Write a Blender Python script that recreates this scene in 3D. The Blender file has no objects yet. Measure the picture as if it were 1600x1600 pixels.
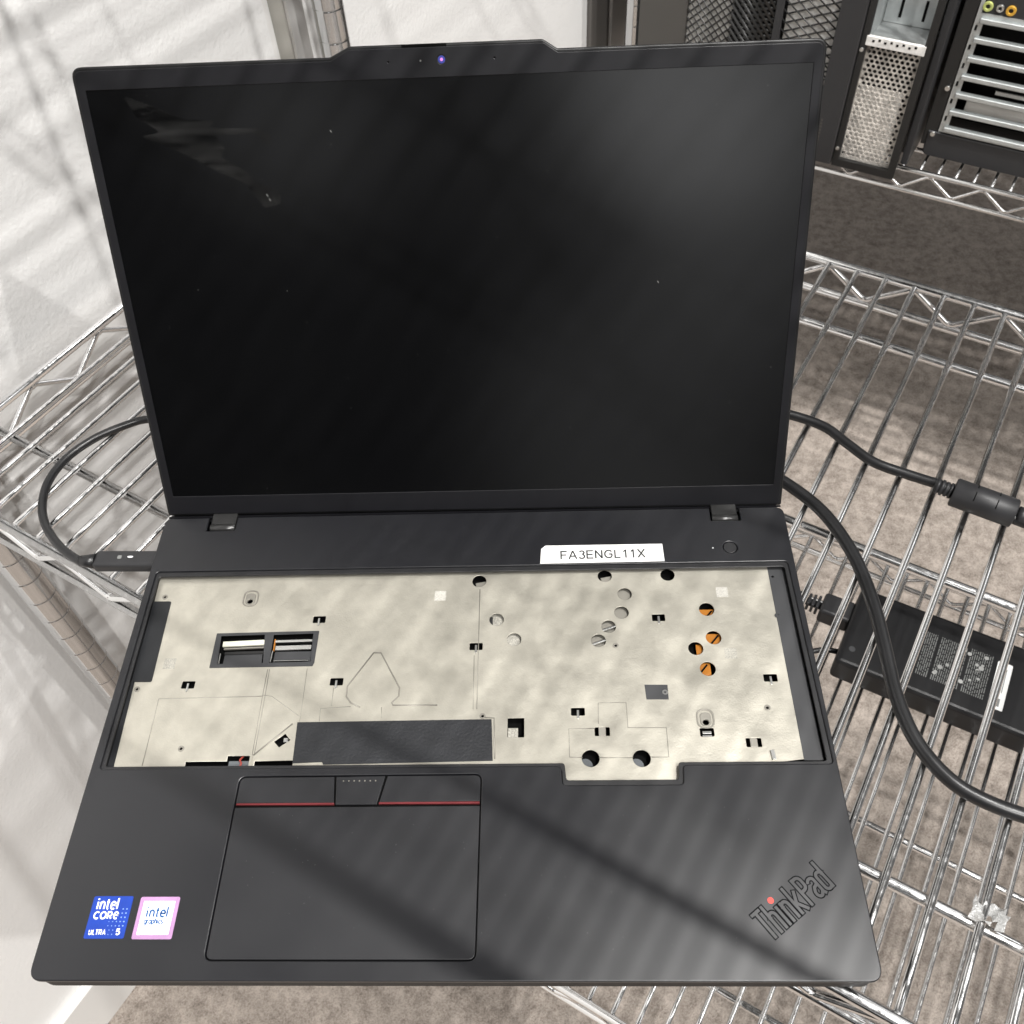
import bpy, bmesh, math, random
from mathutils import Matrix, Vector
random.seed(7)
scene = bpy.context.scene
col = scene.collection
MM = 0.001

# ------------------------------------------------------------ camera
cam_d = bpy.data.cameras.new('camera'); cam = bpy.data.objects.new('camera', cam_d); col.objects.link(cam)
scene.camera = cam
R = ((0.9989441136, 0.0105297919, -0.0447189153), (-0.0193838780, -0.7858961238, -0.6180546480), (-0.0416524091, 0.6182688785, -0.7848621985))
CAM = Vector((0.04665818, -0.08837654, 0.42512269))
right, down, fwd = Vector(R[0]), Vector(R[1]), Vector(R[2])
cam.matrix_world = Matrix(((right.x, -down.x, -fwd.x, CAM.x), (right.y, -down.y, -fwd.y, CAM.y), (right.z, -down.z, -fwd.z, CAM.z), (0, 0, 0, 1)))
cam_d.sensor_width = 36; cam_d.lens = 1474.112 / 1600 * 36
cam_d.clip_start = 0.01; cam_d.clip_end = 50
cam_d.dof.use_dof = True; cam_d.dof.focus_distance = 0.50; cam_d.dof.aperture_fstop = 30
scene.view_settings.view_transform = 'Standard'; scene.view_settings.look = 'None'
scene.view_settings.exposure = -0.14; scene.view_settings.gamma = 1
scene.render.engine = 'CYCLES'
scene.cycles.max_bounces = 8; scene.cycles.diffuse_bounces = 4; scene.cycles.glossy_bounces = 5
scene.cycles.caustics_reflective = False; scene.cycles.caustics_refractive = False
scene.cycles.sample_clamp_indirect = 4; scene.cycles.sample_clamp_direct = 12

# ------------------------------------------------------------ shelf frame: u along the shelf, v towards its back
A = math.radians(29.7)
E1 = Vector((math.cos(A), -math.sin(A), 0)); E2 = Vector((math.sin(A), math.cos(A), 0))
def S(u, v, z): return (E1 * u + E2 * v + Vector((0, 0, z))) * MM
SHELF_M = Matrix(((E1.x, E2.x, 0, 0), (E1.y, E2.y, 0, 0), (0, 0, 1, 0), (0, 0, 0, 1)))

# ------------------------------------------------------------ room light
w = bpy.data.worlds.new('World'); scene.world = w; w.use_nodes = True
nt = w.node_tree; nt.nodes.clear()
out = nt.nodes.new('ShaderNodeOutputWorld'); bg = nt.nodes.new('ShaderNodeBackground'); nt.links.new(bg.outputs[0], out.inputs[0])
tc = nt.nodes.new('ShaderNodeTexCoord'); sep = nt.nodes.new('ShaderNodeSeparateXYZ'); nt.links.new(tc.outputs['Generated'], sep.inputs[0])
rmp = nt.nodes.new('ShaderNodeValToRGB'); rmp.color_ramp.interpolation = 'EASE'
mr = nt.nodes.new('ShaderNodeMapRange'); mr.inputs[1].default_value = -1; mr.inputs[2].default_value = 1
nt.links.new(sep.outputs[2], mr.inputs[0]); nt.links.new(mr.outputs[0], rmp.inputs[0])
cr = rmp.color_ramp
cr.elements[0].position = 0.0; cr.elements[0].color = (.10, .09, .08, 1)
cr.elements[1].position = 1.0; cr.elements[1].color = (1.5, 1.46, 1.42, 1)
e = cr.elements.new(.47); e.color = (.16, .15, .14, 1)
e = cr.elements.new(.62); e.color = (.34, .33, .32, 1)
e = cr.elements.new(.80); e.color = (.85, .83, .80, 1)
nz = nt.nodes.new('ShaderNodeTexNoise'); nz.inputs['Scale'].default_value = 2.2; nz.inputs['Detail'].default_value = 2
nt.links.new(tc.outputs['Generated'], nz.inputs['Vector'])
mr2 = nt.nodes.new('ShaderNodeMapRange'); mr2.inputs[1].default_value = .38; mr2.inputs[2].default_value = .62; mr2.inputs[3].default_value = .25; mr2.inputs[4].default_value = 1.5
nt.links.new(nz.outputs[0], mr2.inputs[0])
mr2.inputs[3].default_value *= .38; mr2.inputs[4].default_value *= .38      # dim room, most light comes from the lamps
mx = nt.nodes.new('ShaderNodeVectorMath'); mx.operation = 'SCALE'
nt.links.new(rmp.outputs[0], mx.inputs[0]); nt.links.new(mr2.outputs[0], mx.inputs['Scale'])
# added glow towards the right end of the shelving, to brighten the wall
dt = nt.nodes.new('ShaderNodeVectorMath'); dt.operation = 'DOT_PRODUCT'; nt.links.new(tc.outputs['Generated'], dt.inputs[0])
dt.inputs[1].default_value = (0.93, -0.30, 0.20)
m4 = nt.nodes.new('ShaderNodeMapRange'); m4.inputs[1].default_value = .1; m4.inputs[2].default_value = 1; m4.inputs[3].default_value = 0; m4.inputs[4].default_value = .22
nt.links.new(dt.outputs['Value'], m4.inputs[0])
mad = nt.nodes.new('ShaderNodeVectorMath'); mad.operation = 'ADD'; nt.links.new(mx.outputs[0], mad.inputs[0]); nt.links.new(m4.outputs[0], mad.inputs[1])
def glow(direction, inner, outer, strength, prev):   # adds a made-up soft bright spot to the world background
    d = nt.nodes.new('ShaderNodeVectorMath'); d.operation = 'DOT_PRODUCT'; nt.links.new(tc.outputs['Generated'], d.inputs[0]); d.inputs[1].default_value = Vector(direction).normalized()
    m = nt.nodes.new('ShaderNodeMapRange'); m.interpolation_type = 'SMOOTHSTEP'; m.inputs[1].default_value = math.cos(math.radians(outer)); m.inputs[2].default_value = math.cos(math.radians(inner)); m.inputs[3].default_value = 0; m.inputs[4].default_value = strength
    nt.links.new(d.outputs['Value'], m.inputs[0])
    a = nt.nodes.new('ShaderNodeVectorMath'); a.operation = 'ADD'; nt.links.new(prev, a.inputs[0]); nt.links.new(m.outputs[0], a.inputs[1]); return a.outputs[0]
o_ = glow((.15, -.91, .40), 1, 9, 7.0, mad.outputs[0])  # these spots are placed for the reflections wanted on the screen
o_ = glow((.20, -.95, .24), 1, 8, 1.6, o_)
o_ = glow((-.24, -.90, .37), 1, 7, 2.0, o_)
o_ = glow((.08, -1, .08), 1, 11, 1.3, o_)
for pu, pv, pz, ps in ((700, 480, 3000, 12), (2300, 320, 3000, 16), (1500, -1200, 3000, 16), (-300, -1500, 3000, 10), (2600, 900, 3000, 12), (900, 1900, 3000, 9), (200, -3000, 3000, 10), (1700, 3200, 3000, 9)):   # bright spots added overhead to give the chrome highlights
    o_ = glow(S(pu, pv, pz), 1.5, 5.5, ps, o_)
o_ = glow(S(900, 2600, 1500), 4, 28, 2.2, o_)      # glow added at the back to brighten the chrome wires
nt.links.new(o_, bg.inputs[0]); bg.inputs[1].default_value = 0.34

def lamp(name, u, v, z, power, size, color=(1, .98, .95)):
    d = bpy.data.lights.new(name, 'POINT'); d.energy = power; d.shadow_soft_size = size; d.color = color
    o = bpy.data.objects.new(name, d); col.objects.link(o); o.location = S(u, v, z); return o
lamp('ceiling_lamp', 667, 480, 3000, 185, .026)
lamp('ceiling_lamp', 733, 480, 3000, 185, .026)
lamp('ceiling_lamp', 2300, 320, 3000, 245, .030)
lamp('ceiling_lamp', 1300, -90, 3000, 165, .030)
lamp('ceiling_lamp', 1500, -1200, 3000, 275, .034)

# ------------------------------------------------------------ materials
def mat(name, color, rough=.5, metal=0., bump=None, var=None, spec=None, coat=0., emit=None, rvar=None):
    """bump=(scale, strength, dist)  var=(scale, amount, detail)"""
    m = bpy.data.materials.new(name); m.use_nodes = True; t = m.node_tree; b = t.nodes['Principled BSDF']
    b.inputs['Base Color'].default_value = (*color, 1); b.inputs['Roughness'].default_value = rough; b.inputs['Metallic'].default_value = metal
    if spec is not None: b.inputs['Specular IOR Level'].default_value = spec
    if coat: b.inputs['Coat Weight'].default_value = coat; b.inputs['Coat Roughness'].default_value = .15
    c = t.nodes.new('ShaderNodeTexCoord')
    if bump:
        bl = bump if isinstance(bump, list) else [bump]; prev = None
        for sc, st, ds in bl:
            n = t.nodes.new('ShaderNodeTexNoise'); n.inputs['Scale'].default_value = sc; n.inputs['Detail'].default_value = 4
            t.links.new(c.outputs['Object'], n.inputs['Vector'])
            bp = t.nodes.new('ShaderNodeBump'); bp.inputs['Strength'].default_value = st; bp.inputs['Distance'].default_value = ds
            t.links.new(n.outputs[0], bp.inputs['Height'])
            if prev: t.links.new(prev.outputs[0], bp.inputs['Normal'])
            prev = bp
        t.links.new(prev.outputs[0], b.inputs['Normal'])
    if var:
        n = t.nodes.new('ShaderNodeTexNoise'); n.inputs['Scale'].default_value = var[0]; n.inputs['Detail'].default_value = var[2] if len(var) > 2 else 4
        n.inputs['Roughness'].default_value = .6
        t.links.new(c.outputs['Object'], n.inputs['Vector'])
        r = t.nodes.new('ShaderNodeMapRange'); r.inputs[1].default_value = .3; r.inputs[2].default_value = .7
        r.inputs[3].default_value = 1 - var[1]; r.inputs[4].default_value = 1 + var[1]
        t.links.new(n.outputs[0], r.inputs[0])
        v = t.nodes.new('ShaderNodeVectorMath'); v.operation = 'SCALE'; v.inputs[0].default_value = color
        t.links.new(r.outputs[0], v.inputs['Scale']); t.links.new(v.outputs[0], b.inputs['Base Color'])
    if rvar:
        n = t.nodes.new('ShaderNodeTexNoise'); n.inputs['Scale'].default_value = rvar[0]; n.inputs['Detail'].default_value = 5
        t.links.new(c.outputs['Object'], n.inputs['Vector'])
        r = t.nodes.new('ShaderNodeMapRange'); r.inputs[1].default_value = .35; r.inputs[2].default_value = .65
        r.inputs[3].default_value = rvar[1]; r.inputs[4].default_value = rvar[2]
        t.links.new(n.outputs[0], r.inputs[0]); t.links.new(r.outputs[0], b.inputs['Roughness'])
    if emit: b.inputs['Emission Color'].default_value = (*emit[:3], 1); b.inputs['Emission Strength'].default_value = emit[3]
    return m
M = {}
M['wall'] = mat('wall_paint', (.84, .835, .825), .55, bump=[(260, .25, .0015), (35, .15, .003)], var=(3, .02))
M['trim'] = mat('trim_paint', (.80, .79, .77), .35)
M['trim_grey'] = mat('grey_frame_paint', (.40, .385, .35), .45)
M['dark_frame'] = mat('dark_frame_paint', (.16, .15, .14), .5)
M['chrome'] = mat('chrome_wire', (.88, .88, .88), .16, 1., bump=(900, .05, .0002), rvar=(300, .10, .24))
M['post'] = mat('chrome_post', (.62, .625, .63), .12, 1.)
M['deck'] = mat('dark_grey_palmrest', (.0085, .0088, .0112), .35, bump=[(2500, .05, .00003)], rvar=(22, .31, .38), spec=.62)
M['deck_edge'] = mat('black_base_side', (.008, .008, .009), .5, spec=.2)
M['lip'] = mat('black_opening_lip', (.014, .014, .0155), .42)
M['pad'] = mat('touchpad_surface', (.0115, .0118, .0142), .40, rvar=(20, .36, .43), spec=.55)
M['groove'] = mat('black_gap', (.003, .003, .003), .8, spec=.08)
M['red'] = mat('red_stripe', (.15, .018, .022), .45, metal=.2)
M['plate'] = mat('bare_magnesium_plate', (.535, .51, .44), .40, .58, bump=[(190, .22, .0005), (1100, .28, .00025)], var=(70, .13, 10), rvar=(60, .30, .46))
M['plate_line'] = mat('etched_plate_line', (.30, .285, .25), .5, .5)
M['patch'] = mat('etched_white_patch', (.50, .485, .44), .6, .1, var=(1400, .22, 2))
M['patch_etched'] = mat('etched_grey_patch', (.40, .385, .34), .6, .3, var=(1400, .35, 2))
M['plate_dark'] = mat('grey_plastic_strip', (.040, .041, .044), .5)
M['tape'] = mat('black_mylar_tape', (.019, .020, .023), .55, spec=.35, bump=(700, .5, .0006), var=(40, .25, 8))
M['tape_left'] = mat('black_felt_tape', (.016, .017, .019), .55, spec=.35, bump=(500, .3, .0005))
M['black'] = mat('matte_black', (.010, .010, .010), .6)
M['cavity'] = mat('cavity_black', (.004, .004, .004), .8, spec=.08)
M['kapton'] = mat('amber_film', (.40, .15, .02), .3, bump=(300, .4, .001))
M['silver'] = mat('silver_part', (.72, .72, .70), .28, 1.)
M['tinned'] = mat('tinned_steel', (.60, .62, .62), .35, .8, var=(30, .08))
M['galv'] = mat('galvanised_steel', (.62, .65, .65), .38, .7, var=(60, .10), bump=(300, .05, .0004))
M['white_conn'] = mat('ivory_connector', (.70, .70, .58), .5)
M['grey_disc'] = mat('grey_disc_metal', (.30, .285, .25), .5, .5)
M['foam'] = mat('grey_foam', (.14, .15, .16), .9, bump=(3000, .6, .001))
M['redwire'] = mat('red_wire', (.35, .06, .045), .45)
M['lid'] = mat('black_lid_shell', (.009, .009, .0095), .40, spec=.4)
M['bezel'] = mat('black_bezel', (.0075, .0075, .0095), .40, spec=.4)
M['hinge'] = mat('hinge_cover', (.05, .05, .05), .26, .5)
M['cable'] = mat('black_rubber_cable', (.014, .014, .015), .33)
M['plug'] = mat('black_plug_plastic', (.022, .022, .024), .45)
M['adapter'] = mat('black_adapter_plastic', (.009, .009, .010), .42, spec=.35, bump=(3000, .1, .0002))
M['ink'] = mat('pale_print', (.20, .205, .20), .6)
M['symbol'] = mat('symbol_print', (.42, .42, .41), .6)
M['label'] = mat('white_paper_label', (.88, .88, .87), .5)
M['text'] = mat('black_print', (.012, .012, .012), .5)
M['blue'] = mat('blue_sticker', (.006, .042, .33), .40, var=(90, .12, 2))
M['white'] = mat('white_print', (.90, .90, .92), .4)
M['pink'] = mat('pink_foil', (.66, .38, .68), .22, .55, var=(70, .18, 1))
M['intelblue'] = mat('blue_print', (.008, .085, .27), .5, spec=.2)
M['dots'] = mat('pale_blue_print', (.25, .38, .85), .4)
M['logo'] = mat('logo_inlay', (.045, .045, .047), .36, .2)
M['logo_dark'] = mat('logo_outline', (.004, .004, .005), .8, spec=.1)
M['reddot'] = mat('red_led', (.62, .045, .03), .35, emit=(1, .06, .04, .08))
M['pc'] = mat('pc_case_black', (.016, .016, .016), .30, bump=(1200, .05, .0003))
M['pc_grey'] = mat('pc_case_side', (.075, .070, .064), .45)
M['pc_col'] = mat('pc_case_column', (.030, .030, .032), .42)
M['lens_ring'] = mat('webcam_ring', (.08, .10, .45), .2, .4)
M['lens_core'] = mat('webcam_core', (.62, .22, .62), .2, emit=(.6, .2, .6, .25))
M['dust'] = mat('dust_fleck', (.30, .30, .29), .7)
M['clear'] = mat('clear_tape', (.85, .85, .84), .12, .6, bump=(500, .8, .002))
M['jack_green'] = mat('pale_green_jack', (.60, .66, .22), .35, .3)
M['jack_orange'] = mat('orange_jack', (.75, .42, .06), .35, .3)
M['backing'] = mat('pale_mesh_backing', (.82, .80, .77), .5, var=(90, .25, 3))
M['filter'] = mat('pale_foam_filter', (.62, .58, .53), .7, bump=(500, .7, .002), var=(120, .4, 3))

# carpet: mottled loop pile
def carpet_mat():
    m = bpy.data.materials.new('carpet_pile'); m.use_nodes = True; t = m.node_tree; b = t.nodes['Principled BSDF']
    b.inputs['Roughness'].default_value = .95; b.inputs['Specular IOR Level'].default_value = .1
    c = t.nodes.new('ShaderNodeTexCoord')
    def noise(sc, de): 
        n = t.nodes.new('ShaderNodeTexNoise'); n.inputs['Scale'].default_value = sc; n.inputs['Detail'].default_value = de
        n.inputs['Roughness'].default_value = .65; t.links.new(c.outputs['Object'], n.inputs['Vector']); return n
    a = noise(62, 6); f = noise(520, 3); g = noise(6, 3)
    r = t.nodes.new('ShaderNodeValToRGB'); cr = r.color_ramp
    cr.elements[0].position = .36; cr.elements[0].color = (.135, .110, .090, 1)
    cr.elements[1].position = .66; cr.elements[1].color = (.56, .49, .435, 1)
    ad = t.nodes.new('ShaderNodeMath'); ad.operation = 'ADD'; m1 = t.nodes.new('ShaderNodeMath'); m1.operation = 'MULTIPLY'; m1.inputs[1].default_value = .5
    m2 = t.nodes.new('ShaderNodeMath'); m2.operation = 'MULTIPLY'; m2.inputs[1].default_value = .48
    m3 = t.nodes.new('ShaderNodeMath'); m3.operation = 'MULTIPLY_ADD'; m3.inputs[1].default_value = .14
    t.links.new(a.outputs[0], m1.inputs[0]); t.links.new(f.outputs[0], m2.inputs[0]); t.links.new(m1.outputs[0], ad.inputs[0]); t.links.new(m2.outputs[0], ad.inputs[1])
    t.links.new(g.outputs[0], m3.inputs[0]); t.links.new(ad.outputs[0], m3.inputs[2]); t.links.new(m3.outputs[0], r.inputs[0]); t.links.new(r.outputs[0], b.inputs['Base Color'])
    bp = t.nodes.new('ShaderNodeBump'); bp.inputs['Strength'].default_value = .8; bp.inputs['Distance'].default_value = .006
    t.links.new(ad.outputs[0], bp.inputs['Height']); t.links.new(bp.outputs[0], b.inputs['Normal'])
    return m
M['carpet'] = carpet_mat()

# screen: dark matte panel with a wiped smear near its top left
def screen_mat():
    m = bpy.data.materials.new('dark_screen'); m.use_nodes = True; t = m.node_tree; b = t.nodes['Principled BSDF']
    b.inputs['Base Color'].default_value = (.0026, .0027, .0031, 1); b.inputs['Specular IOR Level'].default_value = .5
    c = t.nodes.new('ShaderNodeTexCoord')
    n = t.nodes.new('ShaderNodeTexNoise'); n.inputs['Scale'].default_value = 9; n.inputs['Detail'].default_value = 6; t.links.new(c.outputs['Object'], n.inputs['Vector'])
    r = t.nodes.new('ShaderNodeMapRange'); r.inputs[1].default_value = .35; r.inputs[2].default_value = .7; r.inputs[3].default_value = .15; r.inputs[4].default_value = .21
    t.links.new(n.outputs[0], r.inputs[0]); t.links.new(r.outputs[0], b.inputs['Roughness'])
    return m
M['screen'] = screen_mat()
M['smear'] = mat('dried_smear', (.022, .022, .022), .33)
def _alpha(m):
    t = m.node_tree; b = t.nodes['Principled BSDF']; c = t.nodes.new('ShaderNodeTexCoord'); mp = t.nodes.new('ShaderNodeMapping'); mp.inputs['Scale'].default_value = (22, 130, 130)
    n = t.nodes.new('ShaderNodeTexNoise'); n.inputs['Scale'].default_value = 1; n.inputs['Detail'].default_value = 5; r = t.nodes.new('ShaderNodeMapRange')
    t.links.new(c.outputs['Object'], mp.inputs[0]); t.links.new(mp.outputs[0], n.inputs['Vector']); t.links.new(n.outputs[0], r.inputs[0])
    r.inputs[1].default_value = .36; r.inputs[2].default_value = .66; r.inputs[3].default_value = .05; r.inputs[4].default_value = .85; t.links.new(r.outputs[0], b.inputs['Alpha'])
_alpha(M['smear'])

# ------------------------------------------------------------ object helpers
def tag(o, label=None, cat=None, group=None, kind=None):
    if label: o['label'] = label
    if cat: o['category'] = cat
    if group: o['group'] = group
    if kind: o['kind'] = kind
    return o
def thing(name, loc, label, cat, group=None):
    o = bpy.data.objects.new(name, None); col.objects.link(o); o.location = loc; o.empty_display_size = .02
    return tag(o, label, cat, group)
def link(name, me, m, parent=None, label=None):
    o = bpy.data.objects.new(name, me); col.objects.link(o)
    if m is not None and not me.materials: me.materials.append(m)
    if parent is not None:
        o.parent = parent
        if parent.type == 'EMPTY': o.matrix_parent_inverse = Matrix.Translation(-parent.location)
    if label: o['label'] = label
    return o

class MB:
    def __init__(s): s.bm = bmesh.new()
    def _ap(s, vs, mx):
        if mx is not None:
            for v in vs: v.co = mx @ v.co
    def box(s, c, d, mx=None, bev=0.):
        r = bmesh.ops.create_cube(s.bm, size=1, matrix=Matrix.Diagonal((*d, 1)))
        vs = r['verts']
        if bev:
            es = list({e for v in vs for e in v.link_edges})
            rr = bmesh.ops.bevel(s.bm, geom=es, offset=bev, segments=3, affect='EDGES', profile=.5)
            vs = list({v for f in rr['faces'] for v in f.verts} | {v for v in vs if v.is_valid})
        for v in vs: v.co += Vector(c)
        s._ap(vs, mx); return vs
    def tube(s, pts, rad, n=12, mx=None, cap=True, radii=None):
        P = [Vector(p) for p in pts]; rings = []
        up = None
        for i, p in enumerate(P):
            if i == 0: t = P[1] - P[0]
            elif i == len(P) - 1: t = P[-1] - P[-2]
            else: t = (P[i + 1] - P[i]).normalized() + (P[i] - P[i - 1]).normalized()
            t.normalize()
            if up is None:
                up = Vector((0, 0, 1)) if abs(t.z) < .9 else Vector((1, 0, 0))
            a = up - t * up.dot(t); a.normalize(); b = t.cross(a); up = a
            rr = radii[i] if radii else rad
            k = 1.
            if 0 < i < len(P) - 1:
                cs = (P[i + 1] - P[i]).normalized().dot((P[i] - P[i - 1]).normalized()); k = 1 / max(.6, math.sqrt((1 + cs) / 2))
            rings.append([s.bm.verts.new(p + (a * math.cos(2 * math.pi * j / n) + b * math.sin(2 * math.pi * j / n)) * rr) for j in range(n)])
        for q in range(len(rings) - 1):
            for j in range(n):
                f = s.bm.faces.new((rings[q][j], rings[q][(j + 1) % n], rings[q + 1][(j + 1) % n], rings[q + 1][j])); f.smooth = True
        if cap:
            s.bm.faces.new(rings[0][::-1]); s.bm.faces.new(rings[-1])
        vs = [v for r in rings for v in r]; s._ap(vs, mx); return vs
    def prism(s, pts, z0, z1, mx=None):
        a = [s.bm.verts.new((x, y, z0)) for x, y in pts]; b = [s.bm.verts.new((x, y, z1)) for x, y in pts]; n = len(pts)
        s.bm.faces.new(a[::-1]); s.bm.faces.new(b)
        for j in range(n): s.bm.faces.new((a[j], a[(j + 1) % n], b[(j + 1) % n], b[j]))
        s._ap(a + b, mx)
    def build(s, name, m, parent=None, label=None):
        bmesh.ops.recalc_face_normals(s.bm, faces=s.bm.faces[:])
        me = bpy.data.meshes.new(name); s.bm.to_mesh(me); s.bm.free(); return link(name, me, m, parent, label)

def rnd(pts, r, n=5):
    """polygon with rounded corners; r a number or one per corner"""
    o = []; N = len(pts)
    for i in range(N):
        rr = r[i] if isinstance(r, (list, tuple)) else r
        p = Vector(pts[i]).to_2d(); a = Vector(pts[i - 1]).to_2d(); b = Vector(pts[(i + 1) % N]).to_2d()
        if rr <= 0: o.append((p.x, p.y)); continue
        da = (a - p).normalized(); db = (b - p).normalized()
        ang = da.angle(db); d = min(rr / max(.05, math.tan(ang / 2)), (a - p).length * .45, (b - p).length * .45)
        s0, s1 = p + da * d, p + db * d
        for k in range(n + 1):
            t = k / n; q = s0 * (1 - t) ** 2 + p * 2 * t * (1 - t) + s1 * t * t; o.append((q.x, q.y))
    return o
def rect(x0, y0, x1, y1): return [(x0, y0), (x1, y0), (x1, y1), (x0, y1)]
def circ(c, r, n=24, ry=None): return [(c[0] + r * math.cos(2 * math.pi * k / n), c[1] + (ry or r) * math.sin(2 * math.pi * k / n)) for k in range(n)]

def curve_mesh(cu):
    o = bpy.data.objects.new('tmp', cu); col.objects.link(o)
    bpy.context.view_layer.update(); dg = bpy.context.evaluated_depsgraph_get()
    me = bpy.data.meshes.new_from_object(o.evaluated_get(dg)); col.objects.unlink(o); bpy.data.objects.remove(o)
    return me
def flat(name, outlines, z0, z1, m, parent=None, mx=None, bev=0., label=None, bres=2, smooth=False):
    """flat piece with holes: outlines in mm (even-odd), between z0 and z1 mm"""
    cu = bpy.data.curves.new('tmp', 'CURVE'); cu.dimensions = '2D'; cu.fill_mode = 'BOTH'
    for ol in outlines:
        sp = cu.splines.new('POLY'); sp.points.add(len(ol) - 1); sp.use_cyclic_u = True
        for i, (x, y) in enumerate(ol): sp.points[i].co = (x, y, 0, 1)
    t = (z1 - z0) / 2
    cu.extrude = t - bev; cu.bevel_depth = bev; cu.bevel_resolution = bres; cu.offset = -bev
    me = curve_mesh(cu); me.name = name
    for v in me.vertices: v.co.z += (z0 + z1) / 2
    me.transform(Matrix.Scale(MM, 4))
    if mx is not None: me.transform(mx)
    me.materials.clear()
    return link(name, me, m, parent, label)
def text_mesh(body, width, height=None, extrude=.02, offset=0., shear=0., outline=0., space=1.):
    """text laid in mm, lower left at the origin, scaled to width x height"""
    cu = bpy.data.curves.new('tmp', 'FONT'); cu.body = body; cu.size = 10; cu.shear = shear; cu.space_character = space
    if outline: cu.fill_mode = 'NONE'; cu.bevel_depth = outline; cu.bevel_resolution = 1
    else: cu.extrude = .5; cu.offset = offset
    me = curve_mesh(cu)
    xs = [v.co.x for v in me.vertices]; ys = [v.co.y for v in me.vertices]
    sx = width / (max(xs) - min(xs)); sy = sx if height is None else height / (max(ys) - min(ys))
    x0, y0 = min(xs), min(ys)
    for v in me.vertices:
        v.co.x = (v.co.x - x0) * sx; v.co.y = (v.co.y - y0) * sy
        v.co.z = v.co.z / .5 * extrude if not outline else v.co.z * (sx + sy) / 2
    me.materials.clear()
    return me
def put_text(name, body, org, ang, z, width, height, m, parent, extrude=.03, mx=None, label=None, **k):
    me = text_mesh(body, width, height, extrude, **k); me.name = name
    T = Matrix.Translation((org[0], org[1], z)) @ Matrix.Rotation(ang, 4, 'Z')
    me.transform(T); me.transform(Matrix.Scale(MM, 4))
    if mx is not None: me.transform(mx)
    return link(name, me, m, parent, label)
def spline(pts, n=8):
    P = [Vector(p) for p in pts]; P = [P[0] * 2 - P[1]] + P + [P[-1] * 2 - P[-2]]; o = []
    for i in range(1, len(P) - 2):
        for k in range(n):
            t = k / n; a, b, c, d = P[i - 1:i + 3]
            o.append(.5 * ((2 * b) + (-a + c) * t + (2 * a - 5 * b + 4 * c - d) * t * t + (-a + 3 * b - 3 * c + d) * t ** 3))
    o.append(P[-2]); return o

# ------------------------------------------------------------ the setting
FLOOR = -795
mb = MB(); mb.box((0, 600 * MM, FLOOR * MM - .01), (8, 8, .02)); tag(mb.build('carpet_floor', M['carpet']), 'brown grey mottled carpet below the shelving', kind='structure')

mb = MB()
def ubox(mb, u0, u1, v0, v1, z0, z1, bev=0.):
    return mb.box(((u0 + u1) / 2 * MM, (v0 + v1) / 2 * MM, (z0 + z1) / 2 * MM), (abs(u1 - u0) * MM, abs(v1 - v0) * MM, abs(z1 - z0) * MM), SHELF_M, bev * MM)
ubox(mb, -592, -492, -1200, 511, FLOOR - 20, 700)
wall = tag(mb.build('wall', M['wall']), 'white painted wall at the left end of the shelving', kind='structure')
mb = MB(); ubox(mb, -492, -480, -1200, 511, FLOOR, FLOOR + 95, 2); mb.build('baseboard', M['trim'], wall)
mb = MB(); ubox(mb, -592, -495, 517, 537, FLOOR, 700); mb.build('door_jamb', M['trim_grey'], wall)
mb = MB(); ubox(mb, -592, -492, 511, 516.6, FLOOR, 700); mb.build('corner_bead', M['trim'], wall)
mb = MB(); ubox(mb, -592, -492, 537.3, 556, FLOOR, 700); mb.build('door_casing', M['trim'], wall)
mb = MB(); ubox(mb, -592, -500, 556.3, 1092, FLOOR + 6, 700, 1.5)
dr = mb.build('door', M['wall']); tag(dr, 'plain white door panel behind the back post of the near shelving', 'door')
mb = MB(); ubox(mb, -592, -496, 1095, 1150, FLOOR, 700)
wf = mb.build('dark_wall_strip', M['dark_frame'], wall)
mb = MB(); ubox(mb, -592, -492, 1150.5, 1420, FLOOR, 700); w2 = mb.build('wall', M['wall']); tag(w2, 'white wall beyond the dark strip, behind the far shelving', kind='structure')

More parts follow.
